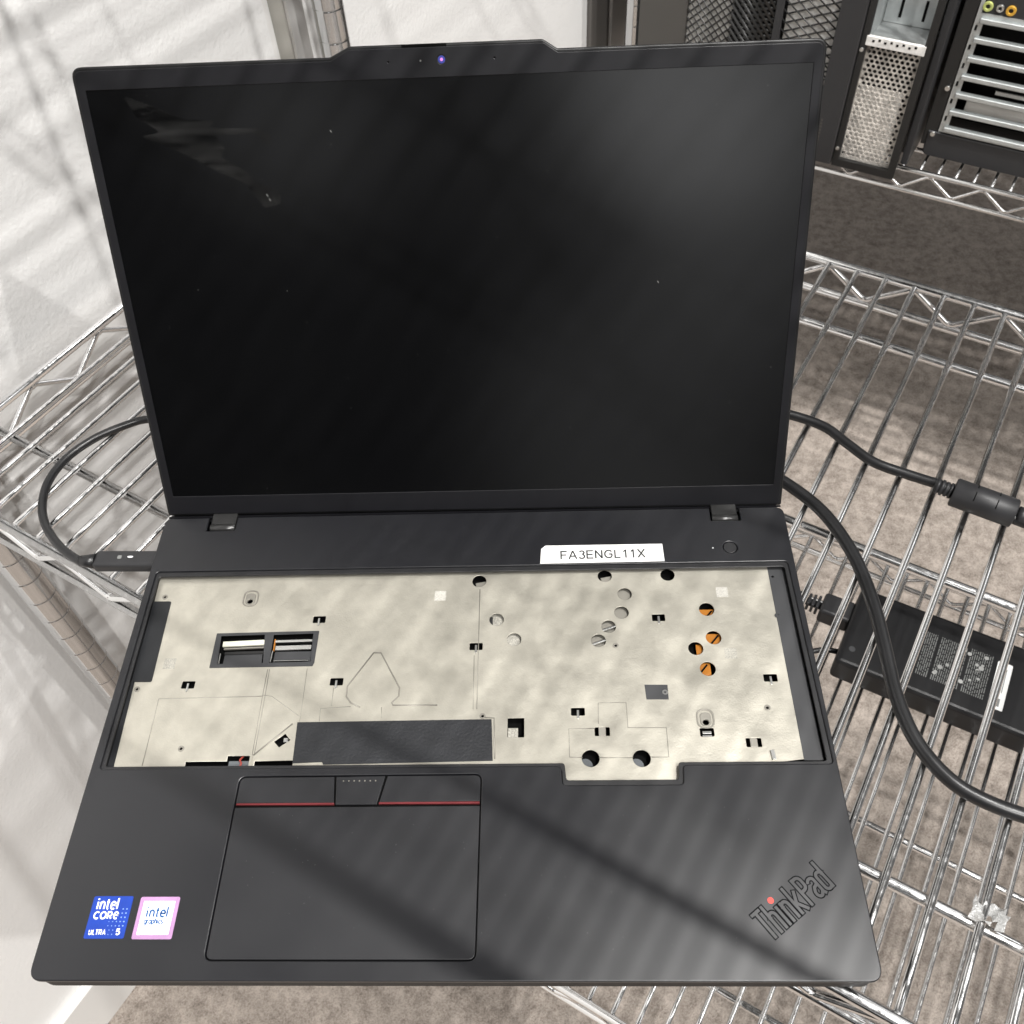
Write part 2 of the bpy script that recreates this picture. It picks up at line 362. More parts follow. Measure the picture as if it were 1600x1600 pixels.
# ------------------------------------------------------------ chrome wire shelving
def shelf_part(unit, z, u0, u1, v0, v1, wires, apex, beams=(56, 233, 409)):
    """z: height of the wires' centre line; wires: list of u; apex: first u and period of the zigzag tops"""
    mb = MB()
    for u in wires: mb.tube([S(u, v0 + 1, z), S(u, v0 + 40, z), S(u, (v0 + v1) / 2, z), S(u, v1 - 1, z)], 2.05 * MM, 10)
    deck = mb.build('wire_shelf', M['chrome'], unit)
    for b in beams:
        mb = MB(); mb.tube([S(u0 + 2, v0 + b, z - 5.0), S(u1 - 2, v0 + b, z - 5.0)], 3.1 * MM, 14); mb.build('cross_beam', M['chrome'], deck)
    def truss(p0, p1, a0, per, L):
        mb = MB(); d = (Vector(p1) - Vector(p0)).normalized()
        q = lambda s, dz: Vector(p0) + d * s * MM + Vector((0, 0, dz * MM))
        mb.tube([q(0, 0), q(L, 0)], 3.3 * MM, 14); mb.tube([q(0, -27), q(L, -27)], 3.3 * MM, 14)
        zz = []; s = a0; top = True
        while s < L:
            if s > 0:
                zz.append(q(s - 2.5, -4.2 if top else -22.8)); zz.append(q(s + 2.5, -4.2 if top else -22.8))
            s += per / 2; top = not top
        mb.tube(zz, 2.3 * MM, 10)
        for k in range(0, len(zz), 2):          # weld beads
            mb.box((zz[k] + zz[k + 1]) / 2, (.004, .004, .004), bev=.0013)
        return mb.build('truss_rail', M['chrome'], deck)
    truss(S(u0, v0, z), S(u1, v0, z), (apex[0] - u0) % apex[1], apex[1], u1 - u0)
    truss(S(u0, v1, z), S(u1, v1, z), (apex[0] - u0) % apex[1], apex[1], u1 - u0)
    truss(S(u0, v0, z), S(u0, v1, z), 33, 64, v1 - v0)
    truss(S(u1, v0, z), S(u1, v1, z), 33, 64, v1 - v0)
    for (a, b) in ((u0, v0), (u0, v1), (u1, v0), (u1, v1)):
        a += 12 if a == u0 else -12; b += 12 if b == v0 else -12
        mb = MB(); mb.tube([S(a, b, z - 34), S(a, b, z - 30), S(a, b, z + 2), S(a, b, z + 5)], 0, 24, radii=[17.5 * MM, 18.5 * MM, 15.5 * MM, 14.5 * MM]); mb.build('corner_collar', M['chrome'], deck)
    return deck
def post_part(unit, u, v, z0, z1):
    mb = MB(); pts = []; rad = []; z = z0
    r = 12.7
    while z < z1:
        for dz, rr in ((.02, r), (.5, r), (23.7, r), (24.2, r), (24.4, r - .25), (25.2, r - .25)):
            pts.append(S(u, v, z + dz)); rad.append(rr * MM)
        z += 25.4
    mb.tube(pts, 0, 28, radii=rad); return mb.build('post', M['post'], unit)

U0, U1, V0, V1 = -467.5, 752, 83.5, 558
ZW = -22.1
near = thing('wire_shelving', S(0, 320, FLOOR), 'chrome wire shelving unit that carries the open laptop', 'shelving unit', 'chrome wire shelving units')
wl = [-0.3 + 20.87 * k for k in range(-21, 36)]
shelf_part(near, ZW, U0, U1, V0, V1, wl, (41.4, 62.6))
wl2 = [86 + 18.75 * k for k in range(-17, 33)]
shelf_part(near, 478, U0, U1, V0, V1, wl, (41.4, 62.6))
for a in (U0 + 12, U1 - 12):
    for b in (V0 + 12, V1 - 12): post_part(near, a, b, FLOOR + 20, 560)

low = thing('wire_shelving', S(230, 320, FLOOR), 'low chrome wire rack standing under the laptop shelf, carrying the power brick', 'shelving unit', 'chrome wire shelving units')
shelf_part(low, -335, -244, 716, V0 - 3, V1 + 6, wl2, (86, 56.2), beams=(56.5, 229, 413))
for a in (-232, 704):
    for b in (V0 + 9, V1 - 6): post_part(low, a, b, FLOOR + 10, -326)

far = thing('wire_shelving', S(160, 1297, FLOOR), 'chrome wire shelving unit at the back that holds the open computer towers', 'shelving unit', 'chrome wire shelving units')
FV0, FV1 = 1068, 1525
shelf_part(far, -238, -437, 783, FV0, FV1, [-430 + 20.8 * k for k in range(0, 59)], (-21.5, 62.4))
shelf_part(far, 330, -437, 783, FV0, FV1, [-430 + 20.8 * k for k in range(0, 59)], (-21.5, 62.4))  # upper shelf added out of view, to carry the shading box
bx = thing('shade_box', S(170, 1300, 333), 'long black box added out of view above the computer towers to shade the floor', 'box', 'black boxes added out of view on the far shelving')  # unseen box added to keep ceiling light off the floor behind
mb = MB(); ubox(mb, -405, 750, FV0 + 20, FV1 - 20, 333.5, 560, 4); mb.build('case_body', M['pc_col'], bx)
mb = MB(); ubox(mb, -407, 752, FV0 + 18, FV1 - 18, 560.5, 585, 4); mb.build('shade_box_lid', M['pc'], bx)
for a in (-425, 771):
    for b in (FV0 + 12, FV1 - 12): post_part(far, a, b, FLOOR + 20, 640)

# ------------------------------------------------------------ laptop
lap = thing('laptop', (0, .12, -.020), 'open black laptop, keyboard removed and bare metal plate showing, on the wire shelf', 'laptop')
OPEN = [(-174.2, 209), (-173.6, 93.4), (49, 93.4), (49.4, 83.8), (105.6, 83.8), (106.2, 93.4), (176.1, 93.4), (174.3, 209)]
OPEN_IN = [(-172.3, 206.2), (-171.6, 95.1), (50.6, 95.1), (51.3, 86.6), (103.6, 86.6), (104.4, 95.1), (173.6, 95.1), (172.3, 206.2)]
pad_out = [(-104.1, 89.2), (-104.1, 7.9), (11.5, 7.9), (11.5, 89.6)]
NOTCH = 9.5
deck_out = [(-178, 0), (178, 0), (178, 246.5), (153, 246.5), (153, 247 - NOTCH), (136.4, 247 - NOTCH), (136.4, 246.5), (-135.4, 246.5), (-135.4, 246.5 - NOTCH), (-152, 246.5 - NOTCH), (-152, 246.5), (-178, 246.5)]
deck_ol = rnd(deck_out, [6, 6, 5, 0, .5, .5, 0, 0, .5, .5, 0, 5], 7)
PWR = (144.7, 218.9)
deck = flat('palmrest_deck', [deck_ol, rnd(OPEN, 2.2), rnd(pad_out, 3.5), circ(PWR, 3.9)], -2.4, 0, M['deck'], lap, bev=.55, bres=3)
flat('opening_lip', [rnd([(x * 1.004, (y - 150) * 1.02 + 150) for x, y in OPEN], 2.5), rnd(OPEN_IN, 1.6)], -2.3, -1.0, M['lip'], deck, bev=.3)
# lower case: side walls and a floor
sh = lambda d: rnd([(-178 + d, d), (178 - d, d), (178 - d, 245.5), (-178 + d, 245.5)], [6, 6, 4, 4], 7)
flat('base_side', [sh(.9), sh(3.2)], -13.0, -2.45, M['deck_edge'], lap)
flat('bottom_cover', [sh(3.5)], -17.5, -12.5, M['deck_edge'], lap, bev=1.5)
for x in (-150, 150):
    for y in (16, 226):
        mb = MB(); mb.box((x * MM, y * MM, -.0187), (.030, .008, .0026), bev=.0008); mb.build('rubber_foot', M['black'], lap)
flat('dark_interior', [sh(4)], -12.4, -10.5, M['cavity'], lap)

# bare metal plate
ZP = -4.5
def PZ(x, y, z=ZP): return (x, y)
holes = []
def hrect(p, w_, h_, sk=0): return rnd([(p[0] - w_ / 2, p[1] - h_ / 2), (p[0] + w_ / 2, p[1] - h_ / 2), (p[0] + w_ / 2, p[1] + h_ / 2), (p[0] - w_ / 2, p[1] + h_ / 2)], .5, 2)
clips = [(-79.2, 179.0), (6.0, 161.1), (-142.2, 140.7), (-65.1, 141.5), (102.2, 177.1), (57.9, 123.3), (155.1, 140.8)]
for c in clips: holes.append(hrect(c, 6.8, 4.2))
hclips = [(69.4, 112.6), (141.8, 106.2)]
for c in hclips: holes.append(hrect(c, 7.4, 4.6))
big = (27.2, 115.1); holes.append(hrect(big, 8.2, 10.2))
shaft = (120.1, 111.7); holes.append(hrect(shaft, 6.8, 4.4))
dia = (-88.1, 109.5); holes.append([(dia[0] - 4, dia[1] - .6), (dia[0] - 1, dia[1] - 3.6), (dia[0] + 4, dia[1] + .2), (dia[0] + 1, dia[1] + 3.6)])
silver_h = [(16.4, 177.3), (25.8, 165.0), (85.3, 192.3), (82.9, 180.6), (75.6, 172.0), (69.9, 163.6)]
dark_h = [(6.4, 202.1), (75.2, 204.2), (109.4, 204.3), (119.7, 158.2)]
amber_h = [(128.0, 181.8), (129.6, 164.5), (124.5, 146.3)]
big_h = [(63.2, 98.8), (87.6, 98.6)]
for c in silver_h + dark_h: holes.append(circ(c, 3.85))
for c in amber_h: holes.append(circ(c, 4.0))
for c in big_h: holes.append(circ(c, 4.3, 32))
winL = [(-130.7, 169.5), (-107.2, 169.9), (-105.3, 152.9), (-129.3, 152.5)]
winR = [(-102.4, 169.8), (-81.1, 170.2), (-80.3, 153.3), (-101.9, 152.8)]
winO = [(-133.0, 170.7), (-78.8, 171.4), (-78.7, 151.0), (-132.3, 150.6)]
holes.append(winO)
screws = [(-167.4, 194.9), (-168.5, 138.5), (-137.8, 105.6), (10.6, 121.4), (78.7, 160.4), (151.0, 124.3)]
slots = [(-119.1, 191.1), (120.1, 116.8)]
for c in screws: holes.append(circ(c, .75, 12))
for c in slots: holes.append(circ(c, 1.5, 16))
c0 = (-134.0, 98.9); c1 = (-113.7, 101.7); c2 = (-102.3, 101.6); c3 = (-99.9, 98.9); c4 = (-81.0, 99.1)
pl_out = [(-173.4, 209.1), (0, 209), (164.2, 209.2), (164.3, 97.6), (111, 91.5), (111, 81), (45, 81), (45, 91.5),
          (c4[0], 90.5), (c4[0], c4[1]), (c3[0], c3[1]), (c3[0], 90.5), (c2[0] + .9, 90.5), (c2[0], c2[1]), (c1[0], c1[1]), (c1[0], c0[1]), (c0[0], c0[1]), (c0[0], 90.5), (-169.1, 94.6)]
plate = flat('keyboard_plate', [pl_out] + holes, ZP - .5, ZP, M['plate'], lap, bev=.12, bres=1, label='bare champagne grey metal plate full of holes where the keyboard sat')
flat('side_strip', [[(163.8, 209.2), (172.8, 209.0), (173.4, 96.8), (164.0, 96.9)], circ((165.8, 201.9), .7, 12)], ZP - .6, ZP + .12, M['plate_dark'], lap, bev=.1, bres=1, label='dark grey plastic strip at the right of the metal plate')
flat('side_strip', [[(-174.8, 207.4), (-171.9, 207.4), (-168.1, 96.6), (-175.1, 95.3)]], ZP - 1.6, ZP - .7, M['tape_left'], lap, label='dark strip at the left of the metal plate')
# screws in the plate
def screw(c, parent, z=ZP):
    ring = flat('screw', [circ(c, 1.55, 20), circ(c, .75, 12)], z - .05, z + .3, M['plate_line'] if z == ZP else M['plate_dark'], parent, bev=.1, bres=1)
for c in screws: screw(c, plate)
screw((164.5, 177.2), plate, ZP + .12)
for c in slots:   # oval bosses
    flat('oval_boss', [rnd(rect(c[0] - 4.3, c[1] - 3.2, c[0] + 4.3, c[1] + 7.2), 4.2, 8), rnd(rect(c[0] - 3.5, c[1] - 2.5, c[0] + 3.5, c[1] + 6.4), 3.4, 8)], ZP - .1, ZP + .4, M['plate_line'], plate, bev=.2, bres=1)
    flat('oval_boss', [rnd(rect(c[0] - 2.7, c[1] - 2, c[0] + 2.7, c[1] + 5.2), 2.6, 8), circ(c, 1.5, 16)], ZP - .1, ZP + .45, M['plate_line'], plate, bev=.25, bres=1)
# tabs in the clip holes
for c in clips:
    mb = MB(); mb.box((c[0] * MM, (c[1] - 1.6) * MM, (ZP + .2) * MM), (.0011, .0046, .0006), bev=.0002); mb.build('clip_tab', M['silver'], plate)
for c in hclips:
    mb = MB(); mb.box((c[0] * MM, c[1] * MM, (ZP - .3) * MM), (.0035, .0046, .0006), bev=.0002); mb.build('clip_tab', M['grey_disc'], plate)
mb = MB(); mb.box(((big[0] - 1.4) * MM, (big[1] - 2.6) * MM, (ZP - .5) * MM), (.0050, .0050, .0008), bev=.0002); mb.build('metal_tab', M['patch_etched'], plate)
mb = MB(); mb.box((shaft[0] * MM, shaft[1] * MM, (ZP - .6) * MM), (.0044, .0015, .0008), bev=.0002); mb.box((shaft[0] * MM, (shaft[1] - 1.8) * MM, (ZP - .6) * MM), (.0044, .0006, .0008)); mb.build('metal_tab', M['silver'], plate)
mb = MB(); mb.box(((dia[0] + 1.7) * MM, (dia[1] + .3) * MM, (ZP - .5) * MM), (.0022, .0022, .0008), bev=.0002); mb.build('metal_tab', M['silver'], plate)
# embossed lines of the plate
def ridge(pts, r=.22):
    mb = MB(); mb.tube([(x * MM, y * MM, (ZP - .04) * MM) for x, y in pts], r * 1.25 * MM, 8)
    return mb.build('embossed_line', M['plate_line'], plate)
ridge([(-101.9, 133.7), (-155.7, 132.9), (-155.1, 96.8)])
ridge([(-102.2, 149.1), (-102.2, 133.7), (-101.7, 101.9)], .16)
ridge([(-101.2, 149.1), (-100.9, 133.7), (-100.7, 101.9)], .16)
ridge([(-102.3, 134.4), (-97.3, 133.6), (-82.1, 122.8)], .14)
ridge([(-81.4, 149.2), (-80.9, 119.3)], .12)
ridge([(-101.1, 101.9), (-84.3, 118.3)], .32)
ridge([(6.9, 196.7), (7.6, 125.3)], .18)
ridge([(5.2, 155.8), (5.7, 125.3)], .14)
ridge([(-47.6, 158.1), (-43.8, 158.0), (-32.3, 137.5), (-32.3, 132.8), (-35.5, 129.3), (-34.8, 127.9), (-12.4, 127.6)], .34)
ridge([(-47.6, 158.1), (-59.1, 138.9), (-59.1, 133.1), (-56.4, 129.5), (-51.5, 127.0)], .34)
ridge([(-56.1, 127.4), (-71.3, 126.5), (-71.0, 119.5)], .16)
ridge([(-40.5, 126.9), (-39.9, 120.9)], .12)
ridge([(-66.2, 137.9), (-65.9, 127.9)], .12)
ridge([(66.0, 114.3), (53.2, 114.1), (53.1, 99.5), (59.3, 99.2)], .2)
ridge([(67.7, 116.7), (68.2, 128.0), (81.9, 127.9), (82.0, 114.5), (100.6, 114.3), (100.5, 99.1), (92.3, 99.2)], .2)
ridge([(67.2, 99.1), (83.4, 98.9)], .18)
ridge([(10.9, 120.7), (16.3, 120.3), (17.1, 98.9)], .3)
# pale etched squares (codes left out)
for c, k in (((-14.6, 192.9), 'patch'), ((-154.9, 153.2), 'patch_etched'), ((137.4, 192.5), 'patch'), ((137.2, 155.0), 'patch_etched')):
    flat('etched_square', [rnd(rect(c[0] - 3.1, c[1] - 3.1, c[0] + 3.1, c[1] + 3.1), .3, 2)], ZP, ZP + .08, M[k], plate)
gt = [(91.8, 137.7), (103.3, 137.5), (103.2, 129.4), (92.2, 129.5)]
flat('grey_tape', [gt], ZP, ZP + .12, M['plate_dark'], plate)
g = (101.7, 133.3); flat('screw', [circ(g, 1.4, 18), circ(g, .6, 10)], ZP + .12, ZP + .4, M['silver'], plate)
flat('black_tape', [[(-81.9, 119.0), (15.1, 119.6), (16.2, 97.9), (-65.9, 96.7), (-66.7, 98.0), (-81.1, 97.5)]], ZP + .05, ZP + .4, M['tape'], plate, bev=.1, label='wide black tape at the front edge of the plate')
flat('black_tape', [rnd([(-173.2, 192.1), (-163.1, 191.9), (-161.8, 142.5), (-171.6, 142.6)], [0, 1, 1, 0])], ZP + .05, ZP + .35, M['tape_left'], plate, bev=.1, label='black tape at the left edge of the plate')
# connector window
fr = flat('connector_frame', [rnd([(-133.4, 171.1), (-78.2, 171.8), (-78.2, 152.5), (-79.0, 150.6), (-133.2, 150.3)], .4, 2), winL, winR], ZP - .2, ZP + .3, M['plate_dark'], plate, bev=.1)
def strip3(name, a, b, h, z, m, parent, t=1.2):
    mb = MB(); d = Vector((b[0] - a[0], b[1] - a[1], 0)); L = d.length; ang = math.atan2(d.y, d.x)
    mb.box((0, 0, 0), (L * MM, h * MM, t * MM), Matrix.Translation(((a[0] + b[0]) / 2 * MM, (a[1] + b[1]) / 2 * MM, z * MM)) @ Matrix.Rotation(ang, 4, 'Z'), bev=.12 * MM)
    return mb.build(name, m, parent)
strip3('ribbon_connector', (-129.0, 164.7), (-106.8, 165.6), 3.0, -5.3, M['white_conn'], fr)
strip3('ribbon_connector', (-128.1, 162.0), (-106.3, 162.8), .8, -5.6, M['grey_disc'], fr)
strip3('connector_latch', (-127.3, 159.7), (-106.5, 160.1), 1.6, -6.3, M['black'], fr)
strip3('ribbon_connector', (-101.0, 165.9), (-81.2, 166.3), 1.5, -5.3, M['silver'], fr)
strip3('ribbon_connector', (-100.4, 162.0), (-81.3, 162.4), 2.6, -5.5, M['silver'], fr)
strip3('bright_edge', (-129.3, 159.3), (-129.1, 153.2), .5, -5.6, M['silver'], fr)
strip3('bright_edge', (-101.5, 160.4), (-101.7, 153.6), .5, -5.4, M['silver'], fr)
strip3('bright_edge', (-100.1, 154.3), (-81.9, 154.4), .4, -5.4, M['silver'], fr)
strip3('amber_film', (-101.3, 167.4), (-101.1, 160.4), .7, -5.4, M['kapton'], fr)
flat('shield_panel', [[(-100.5, 160.4), (-81.0, 160.5), (-81.2, 154.4), (-100.7, 153.9)]], -7, -6.2, M['plate_dark'], fr)
flat('shield_panel', [[(-127.2, 159.3), (-107.2, 159.8), (-106.6, 152.9), (-127.3, 152.8)]], -7, -6.4, M['plate_dark'], fr)
# what shows through the round holes
for i, c in enumerate(silver_h):
    flat('inner_disc', [circ((c[0], c[1] + 1), 5.5, 20)], -8.6, -7.4, M['grey_disc'] if i > 1 else M['patch_etched'], lap)
for i in (4, 5):
    c = silver_h[i]; mb = MB(); mb.box((0, 0, 0), (.0085, .0012, .0012), Matrix.Translation((c[0] * MM, (c[1] - .6) * MM, -.0056)) @ Matrix.Rotation(.35, 4, 'Z'), bev=.0003); mb.build('inner_clip', M['silver'], lap)
c = silver_h[0]; mb = MB(); mb.box(((c[0] - 3.2) * MM, (c[1] - .5) * MM, -.0057), (.0022, .005, .0012)); mb.build('inner_bracket', M['black'], lap)
for c in dark_h[:2]:
    mb = MB(); mb.box((0, 0, 0), (.006, .004, .0012), Matrix.Translation(((c[0] + 1) * MM, (c[1] - 1) * MM, -.0075)) @ Matrix.Rotation(.2, 4, 'Z'), bev=.0003); mb.build('inner_part', M['grey_disc'], lap)
for i, c in enumerate(amber_h):
    dx, dy = ((0, -3.2), (0, -1.0), (-2.6, 0))[i]
    flat('amber_film', [rnd(rect(c[0] - 4.5 + dx * 1.2, c[1] - 4.5 + dy, c[0] + 4.5 + dx, c[1] + 4.5 + dy), .6)], -8, -7.0, M['kapton'], lap)
    mb = MB(); mb.box((0, 0, 0), (.0008, .009, .0006), Matrix.Translation(((c[0] + dx) * MM, (c[1] + dy) * MM, -.0067)) @ Matrix.Rotation(-.7, 4, 'Z')); mb.build('amber_fold', M['groove'], lap)
c = dark_h[3]; mb = MB(); mb.box(((c[0] + 2.3) * MM, c[1] * MM, -.0075), (.0035, .007, .001)); mb.build('amber_film', M['kapton'], lap)
mb = MB(); mb.tube([((c[0] - 3.4) * MM, (c[1] - 3) * MM, -.0075), ((c[0] - .5) * MM, (c[1] - 3.4) * MM, -.0075)], .0012, 10); mb.build('inner_part', M['grey_disc'], lap)
for c in big_h:
    flat('inner_disc', [circ((c[0] - 2.6, c[1] - 2.6), 3.6, 20)], -8.2, -7.2, M['foam'], lap)
# red wire and foam at the front cut-out
a = (-107.7, 98.7)
mb = MB(); mb.box((a[0] * MM, (a[1] - 1) * MM, -.0068), (.011, .004, .002), bev=.0005); mb.build('foam_block', M['foam'], lap)
mb = MB(); mb.tube(spline([(p.x, p.y, p.z) for p in (Vector((-107.3, 95.6, -5.0)) * MM, Vector((-106.5, 97.9, -5.0)) * MM, Vector((-107.5, 99.7, -5.3)) * MM, Vector((-106.5, 102.5, -6.5)) * MM)], 5), .0005, 8); mb.build('red_wire', M['redwire'], lap)
a, b = (-101.9, 101.6), (-101.9, 96.3); strip3('metal_strut', a, b, 1.3, -4.7, M['plate'], lap)
a, b = (149.6, 101.9), (150.1, 97.1); strip3('metal_strut', a, b, 1.8, -3.9, M['silver'], lap)

# touchpad and its buttons
PZT = -.25
flat('touchpad_well', [rnd([(-106, 91), (-106, 6), (13.5, 6), (13.5, 91.5)], 3)], -2.35, -1.6, M['groove'], lap)
def tpad(name, pts, r, m=None, z1=PZT): return flat(name, [rnd(pts, r)], -1.7, z1, m or M['pad'], lap, bev=.25)
tpad('touchpad', [(-103.6, 8.4), (11.0, 8.4), (11.0, 74.4), (-103.6, 74.2)], [3, 3, .5, .5])
bl_ = tpad('left_button', [(-103.6, 76.3), (-57.3, 76.3), (-58.6, 88.9), (-103.6, 88.8)], [.4, .4, .4, 3])
br_ = tpad('right_button', [(-36.0, 76.4), (11.0, 76.6), (11.0, 89.2), (-33.2, 89.1)], [.4, .4, 3, .4])
bm_ = tpad('middle_button', [(-56.4, 75.2), (-37.1, 75.3), (-34.3, 89.1), (-57.7, 88.9)], .4)
flat('red_stripe', [rect(-103.4, 75.35, -57.2, 76.25)], -1.6, -.35, M['red'], bl_)
flat('red_stripe', [rect(-36.1, 75.45, 10.8, 76.4)], -1.6, -.35, M['red'], br_)
for k in range(7): flat('raised_dot', [circ((-54.0 + k * 2.55, 86.7), .33, 10)], PZT, PZT + .18, M['dots'] if 0 else M['grey_disc'], bm_)

# power button, its light, microphone hole
flat('power_button', [circ(PWR, 3.6, 32)], -1.6, -.2, M['lip'], lap, bev=.3)
flat('power_well', [circ(PWR, 5, 24)], -2.35, -1.7, M['groove'], lap)
flat('power_light', [circ((135.2, 218.6), .42, 14)], -.2, .06, M['white'], lap)
a = (78.3, 233.3); flat('etched_mark', [circ(a, 1.5, 16, .9), circ(a, 1.1, 16, .6)], -.1, .02, M['lip'], lap)

# paper label with the asset number
lb = [(41.2, 222.1), (39.6, 220.2), (39.6, 209.9), (108, 209.9), (108, 221.9), (42, 221.9)]
lb = [(40.0, 209.9), (108.0, 210.2), (107.7, 222.0), (43.0, 222.1), (40.6, 219.9)]
pl_ = flat('asset_label', [lb], .0, .12, M['label'], lap, bev=.03, bres=1, label='white paper label reading FA3ENGL11X')
a0, a1 = (51.6, 212.6), (97.6, 213.0)
LA0 = a0; LW_ = a1[0] - a0[0]; LANG = math.atan2(a1[1] - a0[1], LW_)


# stickers
def sticker(name, cx, cy, s, m, label): return flat(name, [rnd(rect(cx - s / 2, cy - s / 2, cx + s / 2, cy + s / 2), .9)], 0, .14, m, lap, bev=.04, bres=1, label=label)
s1 = sticker('sticker', -149.9, 25.5, 17.7, M['blue'], 'blue sticker reading intel CORE ULTRA 5')
mb = MB()
for j in range(7):
    for i in range(5):
        if i + j * .2 < 1.4 + (j in (5, 6)) * -9 and j > 3: continue
        if j > 3 and i < 3: continue
        if j < 2 and i > 1: continue
        x = -149.3 + i * 1.65 + (0 if j > 1 else 1.0); y = 18.4 + j * 1.75; r = .20 + .03 * i
        mb.prism([(px * MM, py * MM) for px, py in circ((x, y), r, 8)], .00015, .00018)
mb.build('sticker_dots', M['dots'], s1)
s2 = sticker('sticker', -128.8, 25.2, 17.6, M['pink'], 'white sticker with a pink foil border reading intel graphics')
flat('sticker_face', [rnd(rect(-135.8, 18.2, -121.8, 32.2), .4)], .14, .17, M['white'], s2)

# brand mark in the corner of the palmrest
ang = math.atan2(38.2 - 16.0, 166.7 - 136.9)
LG = [('T', [[(0, 13.2), (5.2, 13.2)], [(2.6, 13.2), (2.6, 0)]])]
def stroke_logo():
    """condensed letters as ribbons 1.5 mm wide"""
    hw = .78; H = 13.2; X = 9.4
    def arc(cx, cy, r, ry, a0, a1, n=8): return [(cx + r * math.cos(a0 + (a1 - a0) * k / n), cy + ry * math.sin(a0 + (a1 - a0) * k / n)) for k in range(n + 1)]
    pi = math.pi; L = []
    L.append([(-1.0, H - hw), (4.0, H - hw)]); L.append([(1.5, H - hw), (1.5, 0)])                          # T
    x = 5.3; L.append([(x, H), (x, 0)]); L.append([(x, X - 2.6)] + arc(x + 1.55, X - 2.6, 1.55, 1.8, pi, 0) + [(x + 3.1, 0)])  # h
    x = 10.6; L.append([(x, X), (x, 0)])                                                                     # i
    x = 13.0; L.append([(x, X), (x, 0)]); L.append([(x, X - 2.6)] + arc(x + 1.55, X - 2.6, 1.55, 1.8, pi, 0) + [(x + 3.1, 0)])  # n
    x = 18.3; L.append([(x, H), (x, 0)]); L.append([(x + 3.6, X), (x + .9, X - 4.6), (x + 3.8, 0)])       # k
    x = 24.3; L.append([(x, H), (x, 0)]); L.append([(x, H - .8)] + [(x + 1.4, H - .8)] + arc(x + 1.6, H - 2.8, 2.0, 2.0, pi / 2, 0)[1:] + [(x + 3.6, H - 4.6)] + arc(x + 1.6, H - 5.0, 2.0, 1.6, 0, -pi / 2)[1:] + [(x, H - 6.6)])   # P
    x = 29.4; L.append(arc(x + 1.7, X - 2.0, 1.6, 1.3, pi, 0) + [(x + 3.3, 1.4), (x + 4.0, 0)]); L.append([(x + 3.3, X - 4.0), (x + 1.2, X - 4.6)] + arc(x + 1.4, 2.4, 1.5, 1.8, pi * .75, pi * 1.6) + [(x + 3.2, 2.0)])   # a
    x = 34.6; L.append([(x + 3.2, H), (x + 3.2, 0)]); L.append([(x + 3.2, X - 2.4)] + arc(x + 1.6, X - 2.4, 1.6, 1.6, 0, pi) + [(x, 2.4)] + arc(x + 1.6, 2.2, 1.6, 1.6, pi, 2 * pi))   # d
    return L, hw
LL, hw = stroke_logo()
sx = 37.2 / 38.8
TL_ = Matrix.Translation((136.2 * MM, 15.9 * MM, 0)) @ Matrix.Rotation(ang, 4, 'Z') @ Matrix.Diagonal((sx * MM, MM, MM, 1))
def ribbon(mb, pts, hw, z0, z1, mx):
    P = [Vector((p[0], p[1])) for p in pts]; l = []; r = []
    for i, p in enumerate(P):
        a = (P[i] - P[i - 1]) if i > 0 else (P[1] - P[0]); b = (P[i + 1] - P[i]) if i < len(P) - 1 else a
        t = (a.normalized() + b.normalized()); t = t.normalized() if t.length > 1e-6 else a.normalized()
        n = Vector((-t.y, t.x)); k = 1 / max(.6, n.dot(Vector((-a.normalized().y, a.normalized().x))))
        e = Vector((0, 0))
        if i == 0: e = -a.normalized() * (hw - .78) if hw > .78 else Vector((0, 0))
        if i == len(P) - 1: e = a.normalized() * (hw - .78) if hw > .78 else Vector((0, 0))
        l.append(p + n * hw * k + e); r.append(p - n * hw * k + e)
    for i in range(len(P) - 1):
        vs = [mb.bm.verts.new((q.x, q.y, z)) for z in (z0, z1) for q in (l[i], l[i + 1], r[i + 1], r[i])]
        for f in ((0, 1, 2, 3), (7, 6, 5, 4), (0, 4, 5, 1), (1, 5, 6, 2), (2, 6, 7, 3), (3, 7, 4, 0)): mb.bm.faces.new([vs[q] for q in f])
        for v in vs: v.co = mx @ v.co


